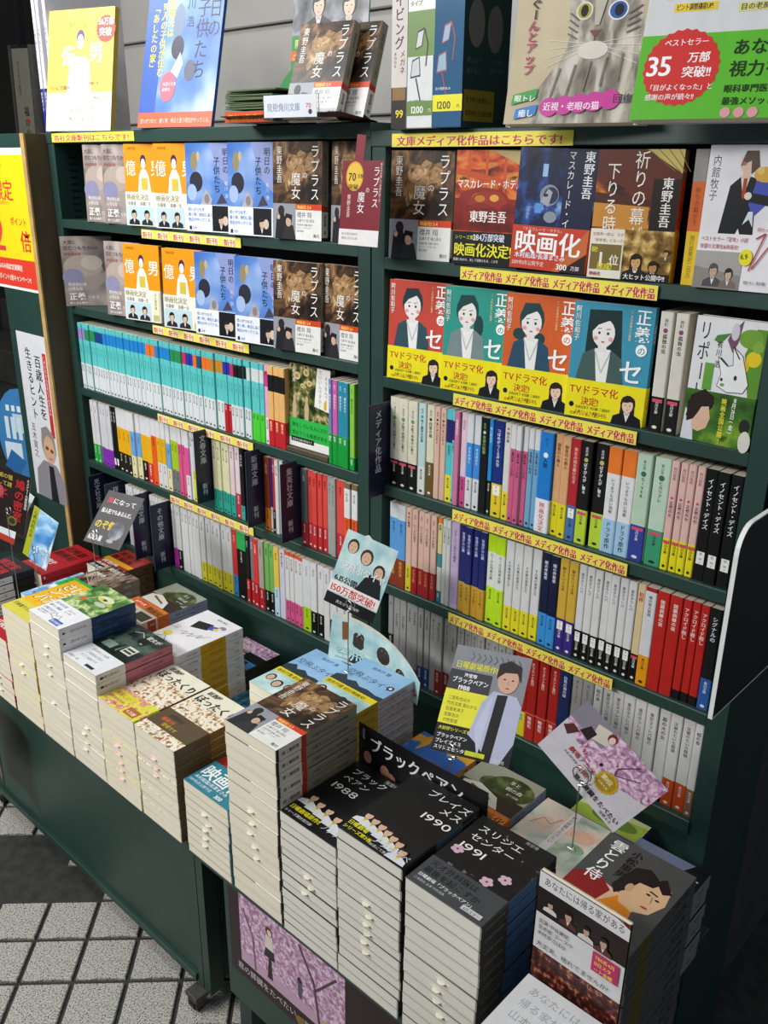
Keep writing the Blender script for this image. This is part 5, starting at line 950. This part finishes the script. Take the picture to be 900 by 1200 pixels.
# ------------------------------------------------------------------ upright books and cards among the piles
t = book('kobi', 5, 'dark flowery book with tall white photo band, standing against warrior pile', (.610, -.3885, .690), (-.02, 0, -.03), W=103, H=148, group=None)
stack('lady', 15, .614, -.5475, .712, .652, 'pile in front of warrior pile', FR)
lr = thing('book_riser', 'dark green block carrying the golden-haired woman books', 'riser', (.606, -.552, FZ))
link('block', MB().box(0, 0, 0, .12, .15, .6515-FZ, GREEN, .002).mesh('block'), lr); link('plinth', MB().box(-.004, -.004, 0, .124, .154, .02, GREEND, .001).mesh('plinth'), lr)
bpc = Art(226, 110); bpc.split = 14; bpc.r(0, 0, 226, 110, '#0f0f12').t(22, 76, 26, 'ブラックペアン', '#ececec', True, sx=.92).v(10, 104, 6, '海堂尊', '#c8c8c8').e(18, 60, 8, 10, '#c08a74', 10).e(52, 52, 9, 11, '#c08a74', 10).e(64, 46, 9, 10, '#b27c68', 10).line([(100, 40), (140, 26), (226, 30)], 2, '#8a8a90').t(110, 50, 14, '高階権太', '#b8b8bc')
flat('title_card', 'black glossy title card curved behind the three black piles', 'card', .226, .110, bpc, (.226, -.2565, .663), (0, 0, 0), bend=lambda x, y, z: (x, -.003*sin(x/.226*pi)-z, y), edge=BLACK)
def stand(name, label, x, y, z0, z1, r=.011, cat='card holder'):
    t = thing(name, label, cat, (x, y, z0)); h = z1-z0
    link('rod', MB().tube([(0, 0, 0), (0, 0, h*.5), (.0008, 0, h-r)], .0009, STEEL).mesh('rod'), t)
    link('ring', MB().tube([(r*sin(k*pi/8)*1, -.0015+.0004*k, h-r*cos(k*pi/8)+0) for k in range(24)], .0009, STEEL).mesh('ring'), t)
    link('foot', MB().tube([(-.005, -.003, .001), (.005, -.003, .001), (0, 0, .001)], .0009, STEEL).mesh('foot'), t)
a = Art(82, 112).r(0, 0, 82, 112, '#4a4648').t(8, 88, 13, '誰になって', '#e6e6e6', True).t(8, 88, 13, '誰', '#d83a3c', True).t(6, 66, 11, '殺人犯でもあるんだ。', '#f0f0f0', True, sx=.66).t(6, 34, 20, 'のぞ側', '#e2ca2c', True, sx=.75).t(4, 8, 13, '長岡弘樹', '#ececec', True, sx=.6).e(58, 34, 16, 20, greyphoto, 12).e(54, 12, 8, 4, '#b0a8a8', 8)
flat('promotion_card', 'grey-black card with red, white and yellow words on wire', 'card', .082, .112, a, (-.5176, -.2491, .8295), (-.809, .082, .369), .0008, rnd=None)
stand('wire_card_holder', 'wire holder under the grey-black card at left', -.478, -.2515, .691, .852)
a = Art(90, 122).r(0, 0, 90, 122, tealill); 
for x, y, r in ((18, 100, 10), (45, 92, 11), (72, 78, 10)): a.e(x, y, r, r*1.2, '#3a332c', 12).e(x, y-2, r*.75, r*.95, '#dcb698', 12).e(x-3, y, .8, .7, '#222222', 5).e(x+3, y, .8, .7, '#222222', 5).e(x, y-6, 2, .6, '#904a40', 6)
a.poly([(40, 30), (56, 70), (80, 66), (90, 30)], '#1c2226').t(8, 62, 15, '空飛ぶタイヤ', '#f2f4f4', True, sx=.88).t(4, 40, 12, '6.15公開', '#2c2a22', True).r(0, 20, 90, 18, '#f0ece8').t(4, 22, 15, '150万部突破!', '#d0282c', True, sx=.98).r(0, 0, 90, 18, '#1a181a').t(20, 6, 6, '大ヒット発売中', '#dddddd', True)
flat('promotion_card', 'pale blue film card with three men and 150 in red', 'card', .088, .122, a, (.0439, -.150, .862), (-.284, .222, .264), .0008, outline=[(0, 0), (88, 0), (88, 110), (70, 122), (54, 116), (36, 126), (20, 116), (4, 112)])
stand('wire_card_holder', 'wire holder under the pale blue 150 card', .100, -.152, .755, .872, .008)
a = Art(200, 80); a.split = 14; a.r(0, 0, 200, 80, tealill)
for x, y, r in ((52, 48, 14), (104, 46, 15), (148, 34, 13)): a.e(x, y, r, r*1.15, '#3a332c', 12).e(x, y-2, r*.75, r*.95, '#c99f82', 12).e(x-4, y, 1.2, 1, '#222222', 5).e(x+4, y, 1.2, 1, '#222222', 5).poly([(x-18, 4), (x-8, 22), (x+8, 22), (x+18, 4)], '#20242a')
a.poly([(22, 40), (32, 44), (28, 74), (18, 72)], '#8a5a30').t(10, 8, 26, '空飛ぶタイヤ', '#2f6a6c', True, sx=1.1).t(10, 9, 25, '空飛ぶタイヤ', '#bfe4e2', True, sx=1.14).e(180, 30, 15, 12, '#c84a5a').e(180, 30, 12, 9, '#e8a0a0')
flat('promotion_card', 'long curved pale card with men’s faces behind sky-blue piles', 'card', .2, .085, a, (.004, -.085, .722), (-.12, .03, 0), bend=lambda x, y, z: (x, -.02*(x/.2-.5)**2*4-z, y*(1-.55*(x/.2)**2)))
a = Art(105, 149).r(0, 0, 105, 149, '#8a8c92')
for i in range(9): a.line([(24+i*8, 142), (28+i*8, 136), (24+i*8, 130)], 1.6, '#5d646e')
a.t(5, 118, 11, '日曜劇場原作!', '#e6e23c', True, sx=.86).r(0, 86, 58, 28, '#3a3c42').t(20, 106, 6, '海堂尊', '#ffffff', True).t(5, 97, 8.5, 'ブラックペアン', '#ffffff', True, sx=.85).t(16, 87, 9, '1988', '#ffffff', True).r(0, 38, 60, 48, '#ece63a').lines(6, 72, 6, ['二宮和也ほか', '竹内涼真 葵わかな', '倍賞美津子', '加藤浩次', '内野聖陽'], '#333322', 1.3, sx=.85).r(0, 0, 105, 38, '#17171a').t(3, 30, 5.5, '大好評シリーズも', '#f0e43c', True).t(3, 20, 6, 'ブラックペアン', '#ffffff', True).t(3, 12, 6, 'ブレイズメス', '#ffffff', True).t(3, 4, 6, 'スリジエセンター', '#ffffff', True)
a.poly([(44, 30), (52, 76), (64, 94), (96, 92), (105, 80), (105, 30), (92, 0), (78, 0), (58, 20)], '#b9bcd6').poly([(66, 0), (70, 90), (84, 92), (80, 0)], '#1b1a1d').poly([(62, 4), (66, 88), (60, 80), (50, 40)], '#c6c9e2').e(80, 112, 14, 18, '#d8ab92').poly([(64, 112), (64, 132), (78, 140), (94, 134), (97, 112), (90, 124), (74, 122)], '#231d1c').e(75, 113, 1.8, 1, '#241a18').e(86, 113, 1.8, 1, '#241a18').e(81, 101, 3, .9, '#a05448').line([(80, 112), (81, 106)], .8, '#b88870').r(46, 3, 26, 6, '#d6dc2c').t(84, 2, 5, '講談社', '#e8e8e8')
flat('promotion_card', 'large card with man in white coat and black shirt', 'card', .105, .149, a, (.3516, -.251, .7858), (-.839, .004, .379), .0008)
stand('wire_card_holder', 'wire holder under the white-coat man card', .389, -.2565, .682, .803, .010)
a = Art(98, 138).r(0, 0, 98, 138, '#d9d6dc').poly([(0, 64), (98, 56), (98, 138), (0, 138)], blossom).r(0, 92, 46, 46, '#9c98a4').poly([(40, 100), (52, 122), (70, 116), (66, 96)], '#e4dccc').poly([(34, 92), (44, 108), (54, 98), (48, 86)], '#3a2c30').e(70, 122, 7, 8, '#7a2c2c').e(72, 120, 4.5, 5.5, '#f0d4c0').poly([(14, 86), (24, 100), (36, 92), (22, 80)], '#5a3230').e(28, 70, 2.5, 3, '#2a2024').star(26, 46, 15, '#c8a828', 18).star(26, 46, 12, '#b89820', 18).t(15, 42, 9.5, '第1位', '#f6efc8', True)
a = Art(138, 98).r(0, 0, 138, 98, '#d4d1d8').poly([(14, 98), (138, 98), (138, 60), (60, 34), (0, 60), (0, 98)], blossom).r(0, 66, 54, 32, '#8e8a96').poly([(36, 66), (30, 88), (48, 94), (56, 74)], '#ded4c6').poly([(20, 62), (26, 78), (38, 76), (36, 60)], '#33262a').poly([(2, 50), (10, 62), (22, 60), (14, 44)], '#5a3230').e(54, 88, 6, 7, '#7a2c2c').e(55, 86, 4, 5, '#f0d4c0').line([(92, 40), (84, 66), (100, 90)], 1.4, '#5a3a4c').line([(88, 56), (112, 76)], 1.2, '#5a3a4c').e(68, 52, 2.2, 2.6, '#2a2024').star(88, 40, 16, '#c8a828', 18).star(88, 40, 13, '#b08e1c', 18).t(77, 41, 8, '第1位', '#f6efc8', True).t(79, 33, 4, '本屋大賞', '#f6efc8')
a.t(40, 44, 8, '9.1', '#b8302c', True).t(28, 32, 8.6, '劇場アニメ', '#b8302c', True).t(50, 22, 9, '公開!', '#b8302c', True).t(26, 25, 3.6, '主演 高杉真宙', '#4a4448').t(108, 4, 5, '住野よる', '#3a3438').t(56, 10, 8.6, '君の膵臓をたべたい', '#2a2428', True)
flat('promotion_card', 'tilted cherry-blossom card with gold seal on wire', 'card', .1376, .0977, a, (.4658, -.1732, .8096), (-.178, .596, .055), .0008)
stand('wire_card_holder', 'wire holder under the tilted cherry-blossom card', .531, -.175, .6835, .795, .012)
a = Art(94, 132).r(0, 0, 94, 132, '#2a1c1c').t(2, 112, 12, '全滅の犠', '#b8a83c', True).t(2, 96, 12, 'そして謎', '#b8a83c', True).v(70, 120, 24, '鳩の密室', '#c82c2c', True).v(30, 90, 26, '子', '#c8242c', True).v(88, 126, 7, 'ミステリー大賞受賞作', '#e8e4e0', True).e(20, 80, 12, 14, '#b8505c').e(60, 22, 12, 11, '#7a7434').e(60, 22, 8, 7, '#3a3a20')
flat('promotion_card', 'black card with red brush title at far left', 'card', .0937, .1312, a, (-.868, -.2798, .7816), (-.084, .218, .426), .0008)
stand('wire_card_holder', 'wire holder under the black red-title card', -.764, -.282, .6005, .832, .008)
a = Art(74, 104).r(0, 0, 74, 104, skyc).poly([(0, 0), (0, 104), (18, 104), (18, 0)], '#a8b02c').v(9, 98, 10, '心療内科の海', '#3a4a1c', True).v(66, 60, 7, '山の旅人', '#2a4a5a')
flat('promotion_card', 'sky-blue card with lime side strip on wire', 'card', .0743, .104, a, (-.6351, -.3171, .7896), (-.225, .26, .115), .0008)
stand('wire_card_holder', 'wire holder under the sky-blue card', -.580, -.3205, .743, .812, .008)
a = Art(82, 115).r(0, 0, 82, 115, '#7a1c2a').v(70, 108, 14, 'ラプラス', '#f0ecec', sx=.95).v(54, 80, 8, 'の', '#f0ecec').v(42, 74, 15, '魔女', '#f0ecec').e(26, 94, 18, 20, '#c89a2c').e(26, 94, 16, 18, '#e0b640').t(13, 88, 15, '70', '#1c1008', True).t(32, 92, 6, '万部', '#1c1008', True).t(14, 77, 7.5, '突破', '#1c1008', True, sx=1.4).v(17, 70, 8, '東野圭吾', '#e8d4d4').v(79, 112, 4, '彼女は計算して奇跡を起こす', '#e8d4d4').r(0, 0, 82, 22, '#e4dfe0').lines(6, 14, 4, ['角川文庫 定価本体', '映画化 5月4日公開'], '#554848', 1.5)
flat('hanging_tag', 'dark red hanging tag with gold 70 seal', 'tag', .0816, .1151, a, (-.0052, -.0641, 1.3953), (-.096, -.004, -.036), .0006, outline=[(0, 0), (81, 0), (81, 115), (42, 115), (44, 148), (26, 150), (24, 115), (0, 115)], edge=ink('#7a1c2a'))
a = Art(270, 80); a.r(0, 0, 270, 80, '#5a1a22').t(20, 20, 26, 'ラプラスの魔女', '#d8b4b8', sx=1.1).e(214, 50, 30, 12, '#8ab43c')
flat('topper_leaflet', 'dark red leaflet lying over the top board edge', 'leaflet', .27, .08, a, (-.270, -.066, 1.5638), (-1.5708, 0, 0), .0006, edge=ink('#5a1a22'), bend=lambda x, y, z: (x, -z-.010*(1-min(1, y/.035))**2, y))

# ------------------------------------------------------------------ top of the bookcases
ZT = 1.5648; ZT2 = 1.5515
def board_book(label, w, h, t, a, loc, rot, edgec, spine_art=None, name='display_book', base=WHITE):
    th = thing(name, label, 'book', loc, rot); m = MB(); shell(m, w, h, t, base if base in MATS else ink(base), r=.002)
    m.art(a, lambda x, y, z: (x*w*1000/a.w, -z, y*h*1000/a.h))
    link('cover', m.mesh('cover'), th); link('page_block', MB().box(.001, .0005, .001, w-.002, t-.0005, h-.001, edgec).mesh('page_block'), th); return th
a = Art(180, 232).r(0, 0, 180, 232, '#f2c84a').r(0, 0, 180, 74, '#f6f0e4').e(90, 178, 11, 15, '#6a3a80').poly([(56, 74), (62, 128), (74, 142), (104, 142), (116, 128), (124, 74)], '#fbf7ee').e(90, 170, 9, 14, '#fbf4ea').t(38, 130, 40, '億', '#fbf7ee', True).t(112, 134, 42, '男', '#fbf7ee', True).t(44, 196, 15, '川村 元気', '#a8843c').star(158, 192, 26, '#d8402c', 24, .93).t(138, 200, 15, '56万部', '#fdf4f0', True).t(140, 180, 17, '突破', '#fdf4f0', True).t(6, 80, 10, 'ついに文庫化', '#8a6a2c', True).t(116, 88, 7, '高橋一生', '#8a6a2c').t(56, 38, 11, 'お金と幸せの答えを', '#b0a488').t(62, 18, 12, '教えてあげよう。', '#b0a488').t(130, 60, 8, '映画化決定!', '#a49870')
board_book('large yellow display book with red 56 badge, top left', .172, .232, .014, a, (-.928, -.012, ZT), (-.20, 0, .30), 'page_edges', base='#f2c84a')
a = Art(190, 245).r(0, 0, 190, 245, skyb).poly([(0, 0), (0, 245), (50, 245), (40, 0)], '#2a5cb8').e(84, 180, 14, 30, '#6a7c9c').e(86, 136, 16, 20, '#23243a').poly([(74, 96), (94, 128), (104, 108), (92, 84)], '#c0c8da').e(122, 96, 14, 18, '#5a5c74').v(172, 244, 32, '明日の', '#14162c').v(144, 216, 34, '子供たち', '#14162c').v(112, 238, 20, '有川 浩', '#1c2040').v(64, 222, 17, '転職先は', '#e6d84a', True).v(46, 216, 17, '90人の子供が住む', '#e6d84a', True, adv=.94).v(24, 214, 17, '「あしたの家」', '#e6d84a', True).e(70, 70, 20, 26, '#e26a7c').lines(56, 72, 7, ['待望の文庫', '最新刊'], '#fbe8ea').r(0, 0, 190, 26, '#e0603a').t(6, 8, 9.5, '思いがつなぐ、響く時、明日と違う明日がやってくる。', '#f8e0d0', sx=.78)
board_book('large blue display book with brush title and orange foot', .186, .245, .008, a, (-.590, -.010, ZT), (-.24, 0, .16), 'page_edges', base='#2f62b8')
# three tall magazines left
for k in range(3):
    DES['mag'] = dict(desc='', W=180, H=300, base='#e4e2ea', front=None, spine=lambda T: Art(T, 300).r(0, 0, T, 86, '#2c2a86').v(T/2, 200, T*.7, '特集文庫百科', '#33304a').v(T/2, 80, T*.7, '創刊号です', '#e0e0f0'), band=None)
    M = Matrix.Translation((-1.012+k*.0165+(.012 if k == 2 else 0), .21, ZT)) @ Matrix.Rotation(-pi/2, 4, 'Z')
    book('mag', 11, 'tall white and blue magazine spine, %s of three at top left' % ('leftmost', 'middle', 'rightmost')[k], (0, 0, 0), group='tall magazines standing top left', W=180, H=300, name='magazine', mat=M)
sh = thing('magazine_ledge', 'brown ledge the three tall magazines stand on', 'ledge', (-1.05, .02, 1.5625)); link('board', MB().box(.03, 0, -.003, .1, .20, .0005, BROWN).mesh('board'), sh)
# leaflets
for i in range(9):
    t = thing('leaflet', 'green folded leaflet, %s' % ('topmost of the heap' if i == 0 else ordw(i+1)+' down in the heap'), 'leaflet', (-.272+random.uniform(-.004, .004), -.050+random.uniform(-.003, .003), ZT+.0445-i*.0032), (0, random.uniform(-.02, .02), random.uniform(-.05, .05)), 'heap of green leaflets')
    link('sheet', MB().box(0, 0, 0, .12, .09, .0016, solid('leaflet_green', '#53663f', .5), .0003).box(.0, .0002, .0017, .119, .09, .0024, 'leaflet_green').mesh('sheet'), t)
bxx = thing('leaflet_tray', 'small tray with orange please-take-one label', 'tray', (-.272, -.054, ZT))
link('tray', MB().box(0, 0, 0, .118, .09, .016, 'leaflet_green', .001).mesh('tray'), bxx)
a = Art(118, 15).r(0, 0, 118, 15, '#e0502c').t(4, 3.5, 9.5, 'ご自由にお持ち下さい。', '#f4e23c', True, sx=1.0)
m = MB(); m.art(a, lambda x, y, z: (x, -z, y)); link('label', m.mesh('label'), bxx)
# green backing card + poster + Laplace display
a = Art(170, 190).r(0, 0, 170, 190, '#2c8a3c').r(0, 134, 170, 56, greyphoto).bust(60, 134, 34, '#1c1818', '#33333a', '#d8b8a4').bust(128, 128, 34, '#1c1818', '#5a5a60', '#d8b8a4').t(8, 116, 14, '限定リーフレット', '#d4e48a', True, sx=.9).r(0, 96, 90, 15, '#e0602c').t(4, 99, 9, 'ご自由にお持ち下さい。', '#f4e23c', True, sx=.85)
flat('backing_card', 'green backing card with photo of two faces behind brown books', 'card', .170, .19, a, (-.245, .056, ZT), (-.10, 0, 0), .002, ink('#2c8a3c'))
flat('round_card', 'dark green rounded card behind the leaflets', 'card', .1, .1, None, (-.262, .030, ZT), (-.1, 0, 0), .003, ink('#1f7a34'), 'card', outline=[(0, 0)]+[(90-88*cos(i*.1745), 92*sin(i*.1745)) for i in range(10)]+[(90, 0)])
for k, (dx, dy) in enumerate(((0, 0), (.012, .019))):
    book('lap', 17, 'brown smoke-cover book on the top board, %s' % ('front copy in clear holder' if k == 0 else 'rear copy half hidden'), (-.139+dx*2.2, -.0475+dy*1.6, ZT+.0042), (-.36, 0, .16), group='brown smoke-cover books on the top board', W=98, H=140)
h = thing('acrylic_holder', 'clear acrylic holder with white label and red 70', 'holder', (-.144, -.082, ZT), (0, 0, .14))
link('tray', MB().box(0, 0, 0, .105, .03, .0025, 'clear_acrylic').box(0, 0, .0026, .105, .0016, .034, 'clear_acrylic').mesh('tray'), h)
a = Art(100, 30).r(0, 0, 100, 30, '#dde2ea').t(6, 9, 12, '発見!角川文庫', '#8a94b4', True, sx=.85).t(80, 12, 9, '70', '#d8302c', True).e(88, 7, 3.5, 3.5, '#3a3040')
m = MB(); m.box(.002, -.0006, .003, .102, -.0001, .033, WHITE); m.art(a, lambda x, y, z: (x+.002, -z-.0006, y+.003)); link('label', m.mesh('label'), h)
# glasses boxes
def gbox(x, w, d, h, a, base, label, side=None, rot=.0):
    t = thing('glasses_box', label, 'box', (x, -.020, ZT2), (0, 0, rot), 'reading-glasses boxes'); m = MB(); m.box(0, 0, 0, w, d, h, base if base in MATS else ink(base, .15), .001); link('carton', m.mesh('carton'), t)
    m = MB(); m.art(a, lambda x, y, z: (x, -z, y))
    if side: m.art(side, lambda x, y, z: (w+z, x, y))
    link('printing', m.mesh('printing'), t)
a = Art(28, 250).r(0, 0, 28, 52, '#2a2420').r(2, 36, 24, 16, '#8a6a3c').t(8, 14, 14, '99', '#f0dc2c', True).v(14, 200, 17, 'ドライビング', '#5a1c20', True).v(20, 98, 10, 'メガネ', '#5a1c20').v(7, 96, 5, 'BOOK', '#5a1c20')
gbox(.056, .028, .10, .25, a, '#d8d2cc', 'white glasses box with dark red lettering, leftmost of three')
def specs(a, x, y, c, lens):
    a.poly([(x-12, y), (x-9, y+22), (x+4, y+26), (x+6, y+2)], c).poly([(x-10.5, y+2), (x-8, y+20), (x+3, y+24), (x+4.5, y+4)], lens).poly([(x-4, y+34), (x, y+56), (x+12, y+60), (x+8, y+38)], c).poly([(x-2.5, y+36), (x+1, y+54), (x+10.5, y+57), (x+7, y+39)], lens).line([(x-2, y), (x+8, y-34)], 2, c).line([(x+12, y+58), (x+18, y+40), (x+15, y+14)], 1.8, c)
    return a
a = Art(46, 250).r(0, 88, 46, 54, '#6d8a4a').r(0, 142, 46, 28, '#e4e6e2').t(3, 158, 7, 'クリップオー', '#44503c', True, sx=.9).t(3, 148, 7, 'タイプ', '#44503c', True).t(2, 172, 20, '年', '#2c3a34', True); specs(a, 17, 62, '#33383c', '#c8ccd0'); a.t(4, 32, 4, '目の健康 BLUE', '#444444').r(0, 16, 46, 18, '#6d8a4a').t(8, 19, 12, '1200', '#f4f6f0', True).t(38, 20, 5, '円', '#f4f6f0')
gbox(.0855, .0445, .10, .25, a, '#dfe2e2', 'white and olive glasses box priced 1200, middle of three')
a = Art(50, 250).r(0, 170, 50, 20, '#d4dce2').r(0, 190, 50, 60, '#2c4c6c'); specs(a, 17, 66, '#a04048', '#8fb0c4'); a.t(4, 46, 4, '目の健康 BLUE', '#e0e8f0').r(0, 20, 50, 20, '#ece22c').t(8, 23, 13, '1200', '#1c1c14', True).t(41, 24, 5, '円', '#1c1c14')
s_ = Art(100, 250).r(0, 0, 100, 250, '#1c3a38').e(26, 124, 17, 28, '#6f6e6c').e(66, 120, 17, 28, '#66655f').lines(8, 78, 8, ['軽いので', '疲れない'], '#4f6e68', 1.6).lines(56, 80, 7, ['ケース付', 'クロス付'], '#4f6e68', 1.6).r(4, 8, 66, 38, '#8a7a20').t(8, 31, 7.6, '手で持つ必要なし!', '#2a1c10', True, sx=.9).t(8, 15, 7.6, '両手が使える拡大鏡', '#5a1810', True, sx=.85)
gbox(.131, .049, .10, .25, a, '#3c6488', 'blue glasses box with red frames and dark green side', s_)
# cat book and green book
a = Art(190, 250).r(0, 0, 190, 250, art('print_cat_cream', [(.3, '#b8a98c'), (.7, '#d6c9ae')], 8, rough=.12))
a.poly([(36, 0), (44, 50), (72, 90), (80, 130), (78, 170), (96, 196), (150, 196), (168, 150), (176, 90), (190, 60), (190, 0)], fur).e(118, 150, 46, 42, fur, 22).poly([(76, 172), (70, 226), (104, 190)], fur).poly([(134, 188), (172, 226), (164, 160)], fur).e(92, 148, 11, 12, '#e2dccf').e(92, 148, 9, 10, '#a9a34a').e(92, 148, 5, 8, '#15140f').e(136, 146, 13, 13, '#dfe3e8').e(136, 146, 11, 11, '#2c5aa0').e(137, 146, 6, 8, '#0c1220').poly([(102, 122), (118, 122), (110, 112)], '#7a4a40').line([(110, 113), (110, 104), (100, 100)], 1.2, '#5a4a42').line([(110, 104), (120, 100)], 1.2, '#5a4a42').e(110, 96, 20, 12, '#d8d2c6')
for k in (-1, 1):
    for j in range(4): a.line([(110+k*12, 106-j*3), (110+k*60, 112-j*12)], .6, '#e8e4dc')
for x in (100, 110, 120, 130): a.line([(x, 172), (x-3+(x-115)*.2, 194)], 2.2, '#5c554c')
for j in range(4): a.line([(166, 150-j*9), (150, 140-j*8)], 2, '#6b645a').line([(74, 146-j*9), (86, 136-j*8)], 2, '#6b645a')
a.poly([(104, 170), (108, 128), (114, 128), (122, 170)], '#bdb5a8')
for j in range(5): a.line([(60+j*22, 30+j*6), (70+j*20, 74+j*4)], 2.2, '#7a7368')
a.v(26, 214, 16, '視力がぐーんとアップ', '#b0305a', True, adv=.92).v(26, 214, 16, '視力がぐー', '#2a2420', True, adv=.92).poly([(8, 26), (42, 34), (44, 48), (10, 40)], '#3a9a44').t(12, 31, 10, '眼トレ', '#f0f6e8', True).poly([(14, 6), (44, 12), (46, 26), (16, 20)], '#2c7cc4').t(20, 10, 11, '癒し', '#f0f4fa', True)
for i in range(5): a.e(62+i*20, 22+i*2, 13, 13, '#c8389a')
a.t(54, 18, 12, '近視・老眼の猫', '#fbe4f4', True, sx=.9).t(146, 26, 13, '回復!', '#33303a', True)
GLOSS = ink('#cfc4ac', .1)
board_book('large glossy cat-portrait book on the right top board', .172, .205, .016, a, (.279, -.062, ZT2), (-.20, 0, .20), 'page_edges', base=GLOSS)
a = Art(210, 240).r(0, 0, 210, 240, '#d4d6d6').r(0, 0, 210, 92, '#5cb82c').r(20, 130, 64, 54, terrace).r(98, 126, 64, 58, skyc).r(30, 116, 46, 9, '#e8c83a').t(32, 118, 7.5, 'ピント調整機能UP!', '#33301c', True, sx=.62).r(98, 112, 50, 9, '#d8d48a').t(100, 114, 7.5, '目の老廃物', '#33301c', True).star(48, 56, 42, '#d0302c', 26, .95).t(26, 80, 8.4, 'ベストセラー', '#fbeceb', True, sx=.95).t(10, 48, 30, '35', '#ffffff', True, sx=1.0).t(54, 62, 12, '万部', '#ffffff', True).t(50, 46, 13, '突破!!', '#ffffff', True).lines(14, 32, 7.4, ['「目がよくなった」と', '感謝の声が続々!!'], '#fbeceb', 1.4, True, .98).lines(100, 68, 18, ['あなたの', '視力を救う'], '#14340c', 1.25, True).lines(98, 28, 9, ['眼科専門医が推薦', '最強メソッド'], '#14340c', 1.45, True)
for i in range(3): a.e(104+i*14, 6, 5.5, 5.5, '#e0a0a8')
board_book('large green and grey book with red 35 badge', .20, .22, .018, a, (.4560, -.078, ZT2), (-.24, 0, .18), 'page_edges', base='#d4d6d6')
# black notice board with white edge at the right
nb = thing('notice_board', 'black board with rounded white edge beside the right bookcase', 'board', (.672, -.165, .94), (0, 0, 0))
out = [(.0, 0), (.5, 0), (.5, .225)]+[(.03-.03*sin(i*pi/12), .195+.03*cos(i*pi/12)) for i in range(7)]
m = MB(); m.quad([(.004, y, z) for y, z in out], solid('board_black', '#151412', .5, 0, 14, .7)).quad([(0, y, z) for y, z in out[::-1]], 'board_black'); link('face', m.mesh('face'), nb)
m = MB()
for (ya, za), (yb, zb) in zip(out, out[1:]+out[:1]): m.quad([(-.0005, ya, za), (.0045, ya, za), (.0045, yb, zb), (-.0005, yb, zb)], WHITE); m.quad([(.0046, ya, za), (.0046, yb, zb), (.0046, yb*.985+.0005, zb*.985+.002), (.0046, ya*.985+.0005, za*.985+.002)], WHITE)
link('rim', m.mesh('rim'), nb)
link('bracket', MB().box(-.034, .18, .1, 0, .2, .12, BLACK).mesh('bracket'), nb)
